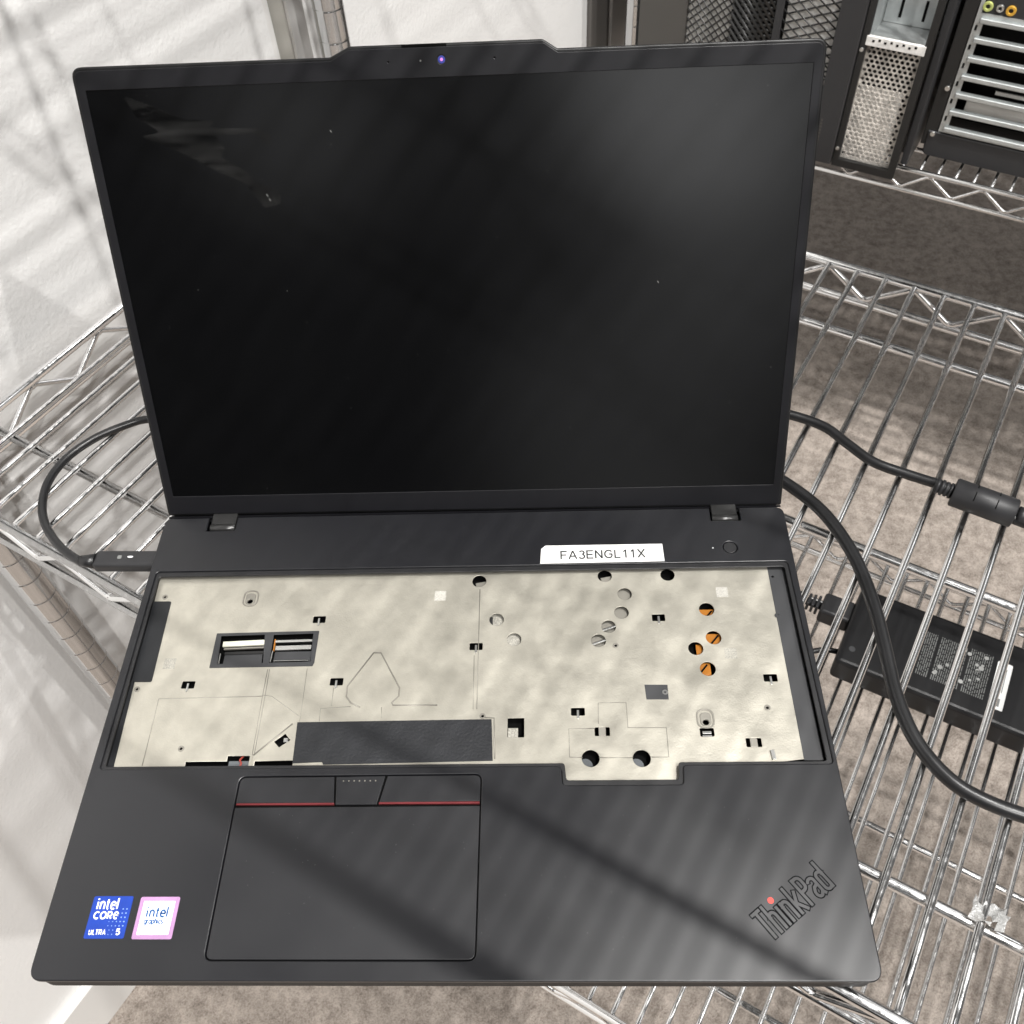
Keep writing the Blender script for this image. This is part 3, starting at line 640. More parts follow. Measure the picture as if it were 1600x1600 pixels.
# rounded sans lettering of the two stickers, drawn as strokes (unit: x-height 1, line spacing by advance)
def sans(word):
    pi = math.pi
    def arc(cx, cy, rx, ry, d0, d1, n=10): return [(cx + rx * math.cos(math.radians(d0 + (d1 - d0) * k / n)), cy + ry * math.sin(math.radians(d0 + (d1 - d0) * k / n))) for k in range(n + 1)]
    o = lambda x=0: arc(x + .48, .5, .48, .5, 0, 360, 18)
    G = {'i': (.30, [[(0, 0), (0, 1)], [(0, 1.26), (0, 1.46)]]), 'n': (1.1, [[(0, 0), (0, 1)], arc(.4, .58, .4, .42, 170, 0) + [(.8, 0)]]),
         't': (.72, [[(.18, 1.36), (.18, .28)] + arc(.40, .24, .22, .22, 180, 280, 5), [(-.06, .98), (.48, .98)]]),
         'e': (1.16, [[(.02, .52), (.94, .52)] + arc(.48, .5, .46, .5, 0, 310, 16)]), 'l': (.25, [[(0, 0), (0, 1.5)]]),
         'g': (1.18, [o(), [(.94, 1), (.94, -.1)] + arc(.48, -.1, .46, .36, 0, -150)]), 'r': (.70, [[(0, 0), (0, 1)], arc(.42, .52, .42, .46, 175, 80, 6)]),
         'a': (1.18, [o(), [(.94, 1), (.94, 0)]]), 'p': (1.18, [o(), [(.02, 1), (.02, -.46)]]), 'h': (1.08, [[(0, 0), (0, 1.5)], arc(.4, .58, .4, .42, 170, 0) + [(.8, 0)]]),
         'c': (1.02, [arc(.48, .5, .48, .5, 45, 315, 14)]), 's': (.86, [arc(.36, .74, .32, .25, 40, 250, 8) + arc(.36, .25, .34, .26, 70, -140, 8)]),
         'C': (1.3, [arc(.6, .5, .6, .5, 50, 310, 16)]), 'O': (1.5, [arc(.6, .5, .6, .5, 0, 360, 20)]),
         'R': (1.2, [[(0, 0), (0, 1), (.5, 1)] + arc(.5, .7, .33, .3, 90, -90, 8) + [(0, .4)], [(.45, .4), (.85, 0)]]),
         'U': (1.25, [[(0, 1), (0, .4)] + arc(.42, .42, .42, .42, 180, 360, 10) + [(.84, 1)]]), 'L': (.92, [[(0, 1), (0, .02), (.66, .02)]]),
         'T': (1.14, [[(0, 1), (.86, 1)], [(.43, 1), (.43, 0)]]), 'A': (1.1, [[(0, 0), (.48, 1.02), (.96, 0)], [(.2, .32), (.76, .32)]]),
         '5': (.9, [[(.66, 1), (.12, 1), (.06, .58)] + arc(.34, .34, .36, .32, 120, -150, 12)])}
    x = 0; out = []
    for ch in word:
        w_, st = G[ch]; out += [[(px + x, py) for px, py in q] for q in st]; x += w_ + (.30 if ch in 'il' else .16)
    return out
def strokes(word, org, width, h, hw_, m, parent, z):
    st = sans(word); mxx = max(p[0] for q in st for p in q); kx_ = (width - 2 * hw_) / mxx; mb = MB()
    for i, q in enumerate(st): ribbon(mb, [(p[0] * kx_ + hw_, p[1] * h) for p in q], hw_, 0, .012 + i * .0004, Matrix.Translation((org[0] * MM, org[1] * MM, z * MM)) @ Matrix.Diagonal((MM, MM, MM, 1)))
    return mb.build('sticker_text', m, parent)
strokes('intel', (-156.6, 28.9), 9.6, 3.05, .36, M['white'], s1, .142)
strokes('CORe', (-156.9, 24.9), 11.2, 2.75, .33, M['white'], s1, .142)
strokes('ULTRA', (-157.1, 18.35), 7.6, 1.9, .21, M['white'], s1, .142)
strokes('5', (-145.2, 18.3), 2.0, 2.3, .27, M['white'], s1, .142)
strokes('intel', (-133.6, 25.6), 9.6, 2.75, .37, M['intelblue'], s2, .172)
strokes('graphics', (-133.9, 22.8), 8.6, 1.45, .21, M['intelblue'], s2, .172)

# the asset number in plain grotesque letters
def label_text():
    import math as m_
    def arc(cx, cy, rx, ry, d0, d1, n=10): return [(cx + rx * m_.cos(m_.radians(d0 + (d1 - d0) * k / n)), cy + ry * m_.sin(m_.radians(d0 + (d1 - d0) * k / n))) for k in range(n + 1)]
    G = {'F': (3.6, [[(0, 0), (0, 5.6)], [(-.35, 5.25), (3.3, 5.25)], [(0, 2.8), (2.9, 2.8)]]),
         'A': (4.4, [[(-.2, 0), (1.95, 5.6)], [(1.95, 5.6), (4.1, 0)], [(.7, 1.9), (3.2, 1.9)]]),
         '3': (3.5, [arc(1.6, 4.2, 1.3, 1.1, 160, -80), arc(1.55, 1.6, 1.55, 1.35, 75, -160)]),
         'E': (3.8, [[(0, 0), (0, 5.6)], [(-.35, 5.25), (3.5, 5.25)], [(0, 2.85), (3.2, 2.85)], [(-.35, .35), (3.6, .35)]]),
         'N': (4.1, [[(0, 0), (0, 5.6)], [(0, 5.4), (3.5, .2)], [(3.5, 0), (3.5, 5.6)]]),
         'G': (4.7, [arc(2.2, 2.8, 2.2, 2.5, 40, 320, 18), [(3.95, 1.2), (3.95, 2.9)], [(2.3, 2.75), (4.3, 2.75)]]),
         'L': (3.3, [[(0, 0), (0, 5.6)], [(-.35, .35), (3.0, .35)]]),
         '1': (3.2, [[(1.7, 0), (1.7, 5.6)], [(1.75, 5.3), (.3, 4.1)]]),
         'X': (4.2, [[(0, 0), (3.8, 5.6)], [(0, 5.6), (3.8, 0)]])}
    x = 0; out = []
    for ch in 'FA3ENGL11X':
        w_, st = G[ch]; out += [[(px + x, py) for px, py in q] for q in st]; x += w_ + 1.05
    return out, x - 1.4
tt, tw = label_text(); kx = LW_ / tw
TM_ = Matrix.Translation((LA0[0] * MM, LA0[1] * MM, .00013)) @ Matrix.Rotation(LANG, 4, 'Z') @ Matrix.Diagonal((kx * MM, MM, MM, 1))
mb = MB()
for i, q in enumerate(tt): ribbon(mb, q, .43, 0, .01 + i * .0004, TM_)
mb.build('label_text', M['text'], pl_)
mb = MB()
for i, s in enumerate(LL): ribbon(mb, s, hw + .42, -.1, .03 + i * .0006, TL_)
lo = mb.build('brand_mark', M['logo_dark'], lap, 'engraved ThinkPad lettering with a red dot over the i')
mb = MB()
for i, s in enumerate(LL): ribbon(mb, s, hw - .10, -.05, .07 + i * .0006, TL_)
mb.build('brand_mark_face', M['logo'], lo)
a = (137.3, 31.9); flat('red_dot', [circ(a, 1.35, 20)], 0, .1, M['reddot'], lo)

# hinges
for x in (-143.6, 144.7):
    mb = MB(); mb.tube([((x - 7.4) * MM, .2408, -.0030), ((x - 7.0) * MM, .2408, -.0030), ((x + 7.0) * MM, .2408, -.0030), ((x + 7.4) * MM, .2408, -.0030)], 0, 24, radii=[.0022, .0027, .0027, .0022])
    mb.box((x * MM, .2460, -.0030), (.0144, .010, .0040), bev=.0006)
    mb.build('hinge', M['hinge'], lap)
mb = MB(); mb.box((0, .2490, -.0100), (.352, .008, .0100)); mb.build('rear_edge', M['deck_edge'], lap)

# lid: local x across, y up the lid, z towards the viewer
TH = math.radians(64.565)
LID = Matrix(((1, 0, 0, 0), (0, math.cos(TH), -math.sin(TH), .2498), (0, math.sin(TH), math.cos(TH), -.0026), (0, 0, 0, 1)))
lid_o = [(-178, 0.6), (178, -.2), (178, 239), (53.5, 239), (46.9, 243.1), (-43.7, 243.2), (-53.3, 238.9), (-178, 239)]
lid = flat('lid', [rnd(lid_o, [1.5, 1.5, 5.5, 2, 3, 3, 2, 5.5], 7)], -6.2, 0, M['lid'], lap, mx=LID, bev=.9, bres=4)
bz_o = [(-176.4, 2.0), (176.4, 1.2), (176.4, 237.3), (54, 237.3), (47.2, 241.6), (-44.0, 241.7), (-53.0, 237.3), (-176.4, 237.3)]
AX0, AX1, AY0, AY1 = -172.35, 172.35, 13.35, 228.75
bz = flat('bezel', [rnd(bz_o, [1.5, 1.5, 4, 2, 3, 3, 2, 4], 7), rnd(rect(AX0, AY0, AX1, AY1), .3, 2), circ((-.6, 236.2), 2.0, 24), circ((-25.7, 236), .38, 10), circ((24.3, 236.1), .38, 10)], 0.0, .75, M['bezel'], lid, mx=LID, bev=.25)
scr = flat('screen', [rect(AX0 - 1, AY0 - 1, AX1 + 1, AY1 + 1)], .02, .30, M['screen'], lid, mx=LID)
mb = MB(); mb.box((0, 0, 0), (.355, .0008, .001), LID @ Matrix.Translation((0, -.0004, .0004))); mb.build('lower_rim', M['bezel'], lid)
wc = flat('webcam', [circ((-.6, 236.2), 2.0, 28)], .0, .35, M['black'], lid, mx=LID)
flat('lens_ring', [circ((-.6, 236.2), 1.7, 28), circ((-.6, 236.2), .7, 20)], .35, .5, M['lens_ring'], wc, mx=LID)
flat('lens', [circ((-.6, 236.2), .75, 20)], .35, .55, M['lens_core'], wc, mx=LID, bev=.05)
flat('webcam_light', [circ((-10.5, 236.0), .45, 12)], .6, .8, M['ink'], lid, mx=LID)
flat('microphone_hole', [circ((-25.7, 236), .5, 10)], .01, .2, M['groove'], lid, mx=LID)
flat('microphone_hole', [circ((24.3, 236.1), .5, 10)], .01, .2, M['groove'], lid, mx=LID)
flat('webcam_shutter', [rect(-19, 241.8, 2, 243.0)], -2, .3, M['groove'], lid, mx=LID, bev=.1)
# dried smear left by wiping, top left of the screen
sm = [(-155.5, 226.4), (-142.6, 221.2), (-126.6, 214.3), (-111.7, 213.6), (-116.4, 210.3), (-92.9, 209.2), (-87.0, 206.9), (-85.7, 201.1), (-90.7, 203.0), (-92.4, 206.6), (-113.8, 207.0), (-109.5, 200.7), (-112.4, 197.0), (-100.8, 189.7), (-95.9, 184.4), (-84.7, 179.5), (-86.1, 174.0), (-93.9, 172.1), (-101.7, 184.0), (-113.7, 189.5), (-123.9, 195.3), (-135.5, 201.6), (-151.7, 208.0), (-138.8, 208.7), (-150.0, 215.7)]
flat('wiped_smear', [rnd(sm, 1.5, 3)], .30, .302, M['smear'], scr, mx=LID)
# flecks of dust on the screen and the palmrest
mb = MB(); rs = random.Random(3)
for k in range(80):
    x = rs.uniform(AX0 + 3, AX1 - 3); y = rs.uniform(AY0 + 3, AY1 - 3); s = rs.choice([.06, .08, .10, .13]); L = s * rs.choice([1, 1, 1, 2, 4])
    mb.box((0, 0, 0), (L * MM, s * MM, .00004), LID @ Matrix.Translation((x * MM, y * MM, .00033)) @ Matrix.Rotation(rs.uniform(0, 3), 4, 'Z'))
for p in ((-56.5, 206.8), (103.7, 129.4), (-92.0, 178.2), (-91.0, 176.0)):
    mb.box((0, 0, 0), (.0012, .0003, .00006), LID @ Matrix.Translation((p[0] * MM, p[1] * MM, .00035)) @ Matrix.Rotation(2.1, 4, 'Z'))
tag(mb.build('dust', M['dust'], scr), kind='stuff')
mb = MB()
for k in range(70):
    x = rs.uniform(-100, 150); y = rs.uniform(10, 74); s = rs.choice([.10, .13, .17])
    if x > 10.5: y += 2
    mb.box((x * MM, y * MM, (PZT + .03) * MM if x < 10.5 else .00003), (s * MM, s * MM, .00006))
tag(mb.build('dust', M['dust'], lap), kind='stuff')

# ------------------------------------------------------------ cables
def mmv(l): return [Vector(p) * MM for p in l]
uc = thing('usb_cable', (Vector((-223.0, 231.2, -20.0)) * MM), 'black cable plugged into the left side of the laptop and looping behind its lid', 'cable', 'black cables around the laptop')
mb = MB(); mb.tube(spline(mmv([(-222.0, 223.3, -10.0), (-230.3, 226.9, -11.0), (-244.7, 238.3, -13.0), (-259.2, 255.2, -16.0), (-267.5, 272.1, -17.0), (-269.8, 291.8, -17.0), (-263.9, 311.5, -17.0), (-249.9, 328.4, -17.0), (-231.7, 339.9, -17.0), (-219.0, 344.2, -17.0), (-190.1, 346.2, -17.0), (-152.2, 327.7, -17.0)]), 10), .00262, 16)
mb.build('cord', M['cable'], uc)
pa = Vector((-217.0, 224.1, -10.0)); pb = Vector((-178.4, 223.2, -10.0)); dd = (pb - pa); an = math.atan2(dd.y, dd.x)
TM = Matrix.Translation(pa * MM) @ Matrix.Rotation(an, 4, 'Z')
mb = MB(); mb.box((dd.length * MM / 2, 0, 0), (dd.length * MM, .0112, .0072), TM, bev=.0018); pg = mb.build('plug', M['plug'], uc)
mb = MB(); mb.tube([TM @ Vector((-.0095, 0, 0)), TM @ Vector((-.006, 0, 0)), TM @ Vector((.0005, 0, 0))], 0, 16, radii=[.0032, .0036, .0046]); mb.build('strain_relief', M['cable'], uc)
mb = MB(); mb.prism([(x * MM, y * MM) for x, y in circ((21.5, .6), 1.7, 20, .65)], .0036, .00372, TM); mb.build('plug_mark', M['white'], pg)
mb = MB(); mb.prism([(x * MM, y * MM) for x, y in rnd(rect(14.0, -.8, 16.4, 1.6), .6)], .0036, .0037, TM); mb.build('plug_mark', M['ink'], pg)

pc_ = thing('ferrite_cable', (Vector((224.0, 318.8, -20.0)) * MM), 'thin black cable with a ferrite cylinder, on the wires right of the lid', 'cable', 'black cables around the laptop')
Z1 = -16.8
mb = MB(); mb.tube(spline(mmv([(158.4, 340.3, -16.8), (182.8, 339.5, -16.8), (203.9, 332.5, -16.8), (220.1, 322.5, -16.8), (231.0, 308.1, -16.8), (243.3, 293.0, -16.8), (261.7, 282.3, -16.8), (277.7, 272.7, -15.5), (285.0, 262.8, -12.0)]), 10), .0031, 16)
mb.tube(spline(mmv([(302.8, 249.1, -12.0), (315.3, 242.1, -13.0), (347.2, 228.3, -16.0)]), 6), .0033, 16); mb.build('cord', M['cable'], pc_)
fa, fb = Vector((281.2, 264.4, -11.5)) * MM, Vector((311.3, 247.1, -11.5)) * MM
d = (fb - fa).normalized()
mb = MB(); r0 = .0085; L = (fb - fa).length
mb.tube([fa, fa + d * .0006, fa + d * (L - .0006), fb], 0, 32, radii=[r0 - .0008, r0, r0, r0 - .0008]); fe = mb.build('ferrite', M['plug'], pc_)
for t in (.33, .68):
    mb = MB()
    for a0 in (-.9, .15):
        pts = []
        for k in range(6):
            a = a0 + k * .13; n1 = Vector((-d.y, d.x, 0)); n2 = Vector((0, 0, 1)); q = fa + d * L * t + (n1 * math.sin(a) + n2 * math.cos(a)) * (r0 + .00005); pts.append(q)
        mb.tube(pts, .00028, 6)
    mb.build('ferrite_slit', M['groove'], fe)
mb = MB(); f0 = fa - d * .0095
for k in range(4):
    q = f0 + d * (.0025 * k); mb.tube([q, q + d * .0016], .0045 + .0002 * (k % 2), 18)
mb.tube([f0 - d * .001, fa + d * .001], .0038, 16)
mb.tube([fb - d * .001, fb + d * .011], .0040, 16); mb.tube([fb + d * .001, fb + d * .006], .0052, 18); mb.tube([fb + d * .0075, fb + d * .0105], .0052, 18)
mb.build('strain_relief', M['plug'], pc_)

mc = thing('thick_cable', (Vector((221.4, 140.5, -20.0)) * MM), 'thick black cable curving down over the shelf wires right of the laptop', 'cable', 'black cables around the laptop')
mb = MB(); mb.tube(spline(mmv([(152.8, 296.1, -16.2), (174.8, 287.7, -16.2), (191.6, 273.1, -16.2), (206.5, 252.4, -16.2), (216.7, 222.4, -16.2), (220.2, 190.4, -16.2), (220.1, 164.6, -16.2), (219.4, 136.7, -16.2), (222.9, 112.4, -16.2), (233.1, 92.7, -16.2), (247.6, 81.0, -16.2), (268.3, 72.4, -16.2), (295.0, 66.3, -16.2)]), 10), .0037, 18)
mb.build('cord', M['cable'], mc)

# ------------------------------------------------------------ power adapter on the lower shelf
ZA = -332.8
ad = thing('power_adapter', S(180, 463, ZA), 'black power brick with pale print and a white label, lying on the lower wire shelf', 'power adapter')
P0 = Vector((93, 417)); P1 = Vector((250, 406)); ad_ang = -.02
pA, pB = Vector((93.3, 418.2)), Vector((106.1, 503.8)); pC = Vector((247.3, 422.9))
ex = (pC - pA).normalized(); ey = Vector((-ex.y, ex.x)); wid = (pB - pA).dot(ey)
AM = SHELF_M @ Matrix(((ex.x, ey.x, 0, pA.x * MM), (ex.y, ey.y, 0, pA.y * MM), (0, 0, 1, ZA * MM), (0, 0, 0, 1)))
LA = 205
mb = MB(); mb.box((LA * MM / 2, wid * MM / 2, .0145), (LA * MM, wid * MM, .029), AM, bev=.004); bd = mb.build('body', M['adapter'], ad)
flat('round_mark', [circ((10, 17), 2.8, 20)], 29, 29.1, M['plate_dark'], bd, mx=AM)
# printed plate: lines and round marks too small to read
def apx(x, y):
    q = Vector(Q[(x, y)]) - pA; return (q.dot(ex), q.dot(ey))
Q = {(1430,1050): (155.8, 438.6), (1545,1100): (216.3, 438.1), (1455,985): (156.5, 485.7), (1570,1035): (218.7, 483.8), (1548,1103): (218.1, 437.1), (1585,1040): (226.4, 484.6)}
x0, y0 = apx(1430, 1050); x1, y1 = apx(1545, 1100); x2, y2 = apx(1455, 985)
ya, yb = min(y0, y1) + 2, y2 - 2
print('adapter print', x0, x1, ya, yb, wid)
mb = MB(); rs = random.Random(5)
def pbar(x, y, w_, h_): mb.prism([(a * MM, b * MM) for a, b in rect(x, y, x + w_, y + h_)], .02905, .02912, AM)
X = x0
while X < x1 - 3:
    y = ya
    if abs(X - (x0 + 9)) < 3.2:
        pass
    while y < yb:
        L = rs.uniform(1.5, 7); pbar(X, y, .75, min(L, yb - y)); y += L + rs.uniform(.6, 1.6)
    X += 1.7 if rs.random() < .75 else 4.0
mb.build('printed_text', M['ink'], bd)
mb = MB()
for k in range(16):
    cx = rs.uniform(x0 + 12, x1 - 4); cy = rs.uniform(ya + 2, yb - 2); r = rs.uniform(1.2, 2.2)
    mb.prism([(a * MM, b * MM) for a, b in circ((cx, cy), r, 14)], .02915, .02922, AM)
mb.build('printed_symbols', M['symbol'], bd)
lx0, _ = apx(1548, 1103); 
wl_ = flat('white_label', [rnd(rect(x1 - 1, ya - 4, x1 + 11, yb - 2), 1.2)], 29.15, 29.3, M['label'], bd, mx=AM)
mb = MB()
for k in range(5): mb.prism([(a * MM, b * MM) for a, b in rect(x1 + 1.5 + k * 1.3, ya + 13, x1 + 2.2 + k * 1.3, yb - 8 - (k % 2) * 4)], .0293, .02934, AM)
mb.prism([(a * MM, b * MM) for a, b in rect(x1 + 2, ya - 1, x1 + 7.5, ya + 7)], .0293, .02934, AM)
mb.build('label_print', M['ink'], wl_)
mb = MB(); yc = wid * .68
mb.box((-.013, yc * MM, .014), (.028, .023, .019), AM, bev=.003)
for k in range(6): mb.box((-.030 - k * .0042, yc * MM, .014), (.0026, .014 - k * .0008, .013 - k * .0007), AM, bev=.001)
mb.tube([AM @ Vector((-.02, yc * MM, .014)), AM @ Vector((-.058, yc * MM, .014)), AM @ Vector((-.10, yc * MM + .01, .012)), AM @ Vector((-.16, yc * MM + .03, .006))], .0036, 14)
mb.build('inlet_plug', M['plug'], ad)
mb = MB(); mb.tube([AM @ Vector((.004, .022, .010)), AM @ Vector((-.010, .020, .008)), AM @ Vector((-.04, .0, .004)), AM @ Vector((-.09, -.02, .004))], .0025, 12); mb.build('cord', M['cable'], ad)

# scrap of clear tape on the cross beam
tp = Vector((188.7, 142.5)); mb = MB(); rs = random.Random(9)
G = [[mb.bm.verts.new(S(tp.x - 7 + i * 2.2 + rs.uniform(-.7, .7), tp.y - 3 + j * 2.6 + rs.uniform(-.7, .7), -21 + rs.uniform(-1.5, 3.5))) for j in range(5)] for i in range(8)]
for i in range(7):
    for j in range(4):
        if (i + j) % 5 != 4: mb.bm.faces.new((G[i][j], G[i + 1][j], G[i + 1][j + 1], G[i][j + 1]))
tag(mb.build('clear_tape_scrap', M['clear']), 'crumpled scrap of shiny clear tape stuck on the cross beam below the cord', 'tape scrap')

# ------------------------------------------------------------ computer towers on the far shelf
ZS = -236
def upt(u0, u1, v0, v1, z0, z1, name, m, parent, bev=0., label=None):
    mb = MB(); ubox(mb, u0, u1, v0, v1, z0, z1, bev); return mb.build(name, m, parent, label)
def front_plane(v):   # local x = u, y = z, z = towards the viewer
    return SHELF_M @ Matrix(((1, 0, 0, 0), (0, 0, -1, v * MM), (0, 1, 0, 0), (0, 0, 0, 1)))
VF = 1052
FP = front_plane(VF)
t1 = thing('computer_tower', S(-280, VF + 200, ZS), 'black computer tower with a diamond mesh front, leftmost on the far shelf', 'computer tower', 'computer towers on the far shelf')
upt(-408, -160, VF + 6, VF + 420, ZS, 190, 'case_body', M['pc'], t1, 2)
upt(-408, -345, VF, VF + 5.8, ZS, 190, 'side_panel', M['pc_grey'], t1, 1)
upt(-345, -290, VF + 2.5, VF + 5.8, ZS + 4, 188, 'mesh_backing', M['backing'], t1)
upt(-226, -166, VF + 2.5, VF + 5.8, ZS + 4, 188, 'mesh_backing', M['backing'], t1)
upt(-238, -229, VF - 3, VF + 5.7, ZS, 190, 'front_bar', M['pc_col'], t1, 1)
upt(-166, -137, VF - 6, VF + 5.7, ZS - 8, 190, 'front_column', M['pc_col'], t1, 1.5)
def lattice(u0, u1, z0, z1, sp, ang1, ang2, r, name):
    mb = MB(); cx, cz = (u0 + u1) / 2, (z0 + z1) / 2
    for ang in (ang1, ang2):
        d = Vector((math.cos(ang), math.sin(ang))); n = Vector((-d.y, d.x)); k = -80
        while k <= 80:
            o = n * (k * sp); lo, hi = -1e4, 1e4
            for a, (b0, b1) in ((0, (u0 - cx, u1 - cx)), (1, (z0 - cz, z1 - cz))):
                if abs(d[a]) > 1e-6:
                    s0, s1 = (b0 - o[a]) / d[a], (b1 - o[a]) / d[a]; lo = max(lo, min(s0, s1)); hi = min(hi, max(s0, s1))
            if hi - lo > 3:
                p, q = o + d * lo, o + d * hi
                mb.tube([S(cx + p.x, VF - .5 + (ang == ang2) * .8, cz + p.y), S(cx + q.x, VF - .5 + (ang == ang2) * .8, cz + q.y)], r * MM, 6)
            k += 1
    return mb.build(name, M['pc'], t1)
lattice(-345, -290, ZS + 4, 188, 7.0, math.radians(-48), math.radians(42), .95, 'mesh_grille')
lattice(-290, -238, ZS + 4, 188, 6.0, math.radians(-48), math.radians(15), 2.3, 'mesh_grille')
lattice(-229, -166, ZS + 4, 188, 9.0, math.radians(-35), math.radians(22), 1.0, 'mesh_grille')
cp = (-129.8, -205.9)
mb = MB()
for k in range(9): mb.prism([(x * MM, y * MM) for x, y in rect(-160 + .5, -225 + k * 4.2, -157, -222.4 + k * 4.2)], .0062, .0063, FP)
mb.build('small_print', M['pc_grey'], t1)

t2 = thing('computer_tower', S(-100, VF + 200, ZS), 'slim open computer case with an empty silver bay above a honeycomb vent', 'computer tower', 'computer towers on the far shelf')
UL, UR = -136.4, -62
upt(UL, UR + 2, VF + 60, VF + 380, ZS - 8, 190, 'case_body', M['pc'], t2)
zt = -93
flat('vent_frame', [rect(UL, ZS - 10, UR + 2, 190), rect(-129, ZS, -69, zt - 4), rect(-129, zt + 4, -68, 60), rect(-129, 66, -68, 186)], -4, 2, M['pc'], t2, mx=FP, bev=.6)
hx = []; row = 0; z = ZS + 5
while z < zt - 7:
    u = -126.5 + (row % 2) * 3.0
    while u < -71: hx.append([(u + 2.35 * math.cos(math.pi / 6 + k * math.pi / 3), z + 2.35 * math.sin(math.pi / 6 + k * math.pi / 3)) for k in range(6)]); u += 6.0
    z += 5.2; row += 1
flat('honeycomb_vent', [rect(-130, ZS - 2, -68, zt - 3)] + hx, -6.5, -5.3, M['filter'], t2, mx=FP)
mb = MB(); ubox(mb, -128, -78, VF + 12, VF + 14, ZS, ZS + 88); mb.build('inner_panel', M['backing'], t2)  # pale panel added to stand for brightness seen through the lower vent
mb = MB(); ubox(mb, -130, -67, VF - 1, VF + 7, ZS - 8, ZS - 1, 1); mb.build('bottom_flange', M['tinned'], t2)
upt(-131, -66, VF + 1, VF + 58, zt - 3, zt - 1.5, 'bay_floor', M['tinned'], t2)
mb = MB(); ubox(mb, -131, -66, VF - 2.5, VF + 1, zt - 4, zt + 7, .8); mb.build('bay_lip', M['backing'], t2)
upt(-131, -129.5, VF + 1, VF + 58, zt - 1, 60, 'bay_wall', M['tinned'], t2)
upt(-129, -67, VF + 56, VF + 58, zt - 1, 60, 'bay_back', M['galv'], t2)
mb = MB()
for k in range(8): ubox(mb, -124 + k * 6.6, -121.4 + k * 6.6, VF - 2.8, VF - 2.4, zt + 1 + (k % 2) * 1.6, zt + 3.4 + (k % 2) * 1.6)
mb.build('bay_slots', M['cavity'], t2)
mb = MB()
for x in (-112, -86): mb.box((x * MM, (zt + 17) * MM, -.0555), (.003, .022, .001), FP)
mb.build('bay_slots', M['cavity'], t2)
for p in ((-133, zt - 9), (-133, ZS + 14)):
    mb = MB(); q = FP @ Vector((p[0] * MM, p[1] * MM, .002)); mb.tube([q, FP @ Vector((p[0] * MM, p[1] * MM, .004))], .0022, 12); mb.build('case_screw', M['silver'], t2)
upt(-60, -52, VF + 20, VF + 380, ZS, 190, 'side_panel', M['pc_col'], t2, 1)

t4 = thing('computer_tower', S(300, VF + 240, ZS), 'plain black computer tower added out of view on the far shelf to shade the floor', 'computer tower', 'computer towers on the far shelf')  # unseen tower added so its shadow darkens the floor behind
upt(172, 372, VF + 40, VF + 440, ZS, 200, 'case_body', M['pc'], t4, 3); upt(174, 370, VF + 34, VF + 39.8, ZS + 2, 198, 'front_panel', M['pc_col'], t4, 1)
t5 = thing('shade_box', S(540, VF + 240, ZS), 'plain black box added out of view at the far right of the back shelf to shade the floor', 'box', 'black boxes added out of view on the far shelving')  # unseen box, added only to widen the shadow on the floor
upt(400, 760, VF + 40, VF + 440, ZS, 230, 'case_body', M['pc_col'], t5, 3); upt(402, 758, VF + 34, VF + 39.8, ZS + 2, 228, 'front_panel', M['pc'], t5, 1)

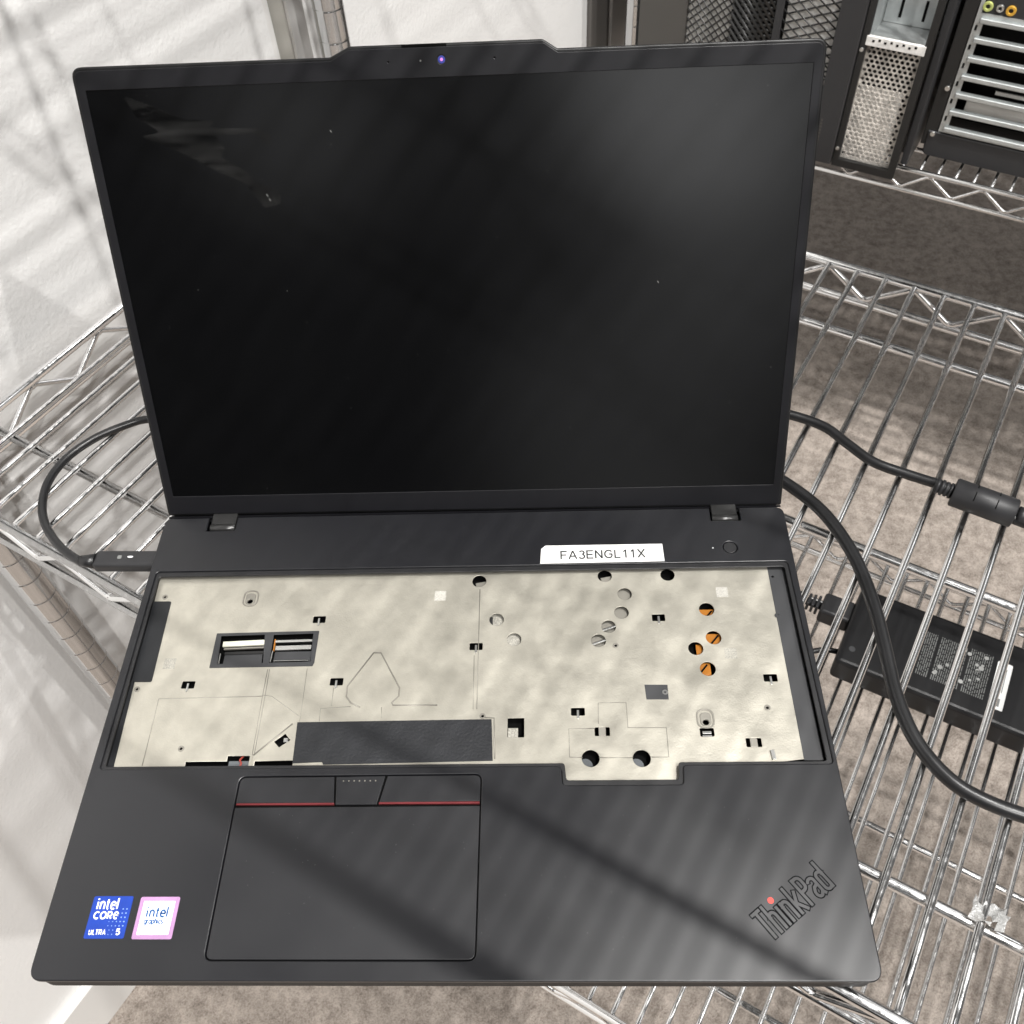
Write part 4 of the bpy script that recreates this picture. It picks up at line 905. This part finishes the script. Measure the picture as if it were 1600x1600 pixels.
VG = 1094
GP = front_plane(VG)
t3 = thing('computer_tower', S(60, VG + 200, ZS), 'black computer tower showing silver expansion slots and round sound sockets', 'computer tower', 'computer towers on the far shelf')
c_ = {k: v for k, v in (('tl', (-28.9, -67.9)), ('bl', (-31.4, -197.8)), ('base', (-36.6, -215.6)), ('left', (-52.7, -52.3)), ('br', (65.6, -197.2)), ('bb', (76.4, -227.0)))}
print('pc3', c_)
GL = c_['bl'][0]; GZ = c_['bl'][1]
upt(GL - 12, GL + 175, VG + 45, VG + 420, GZ - 40, 190, 'case_body', M['pc'], t3, 3)
holes3 = [rnd(rect(GL + 9, GZ + 9 + 20.8 * k, GL + 118, GZ + 23.5 + 20.8 * k), .6, 2) for k in range(6)]
holes3.append(rect(GL + 4, GZ + 137, GL + 70, GZ + 190))
small = [rnd(rect(GL + 2, GZ + 14 + 20.8 * k, GL + 4.5, GZ + 20 + 20.8 * k), .5, 2) for k in range(6)]
flat('slot_frame', [rect(GL, GZ, GL + 128, GZ + 260)] + holes3 + small, -1.5, 0, M['galv'], t3, mx=GP)
for k in range(7):
    mb = MB(); zz = (GZ + 5.5 + 20.8 * k)
    mb.box(((GL + 66) * MM, zz * MM, .0022), (.122, .0055, .0044), GP, bev=.0012); mb.build('slot_bar', M['galv'], t3)
upt(GL + 5, GL + 125, VG + 38, VG + 39, GZ, GZ + 150, 'inner_panel', M['cavity'], t3)
mb = MB(); mb.box(((GL + 70) * MM, (GZ + 26) * MM, -.022), (.105, .016, .002), GP, bev=.0005); mb.box(((GL + 64) * MM, (GZ + 45) * MM, -.026), (.04, .004, .002), GP); mb.build('inner_card', M['tinned'], t3)
jp = flat('socket_panel', [rnd(rect(GL + 5, GZ + 136, GL + 70, GZ + 190), .8)], -4, -1, M['pc_col'], t3, mx=GP)
for k, (x, y, m) in enumerate((( *(-23.1, -53.5), 'jack_green'), ( *(-10.7, -53.2), 'silver'), ( *(0.5, -53.8), 'jack_orange'))):
    r = 5.2 if k != 1 else 4.0
    flat('sound_socket', [circ((x, y), r, 24), circ((x, y), r * .45, 16)], -1.2, 1.5, M[m], jp, mx=GP, bev=.6)
flat('lower_panel', [rnd(rect(GL - 11, GZ - 32, GL + 190, GZ - 1), [8, 8, .5, .5])], -6, 1, M['pc_col'], t3, mx=GP, bev=1.5)
flat('edge_panel', [rect(GL - 16, GZ - 20, GL - 1, 190)], -44, -1, M['pc'], t3, mx=GP, bev=1)
for y in (GZ - 4, GZ + 52, GZ + 168):
    mb = MB(); mb.tube([GP @ Vector(((GL - 5) * MM, y * MM, -.001)), GP @ Vector(((GL - 5) * MM, y * MM, .0025))], .0028, 14); mb.build('case_screw', M['silver'], t3)
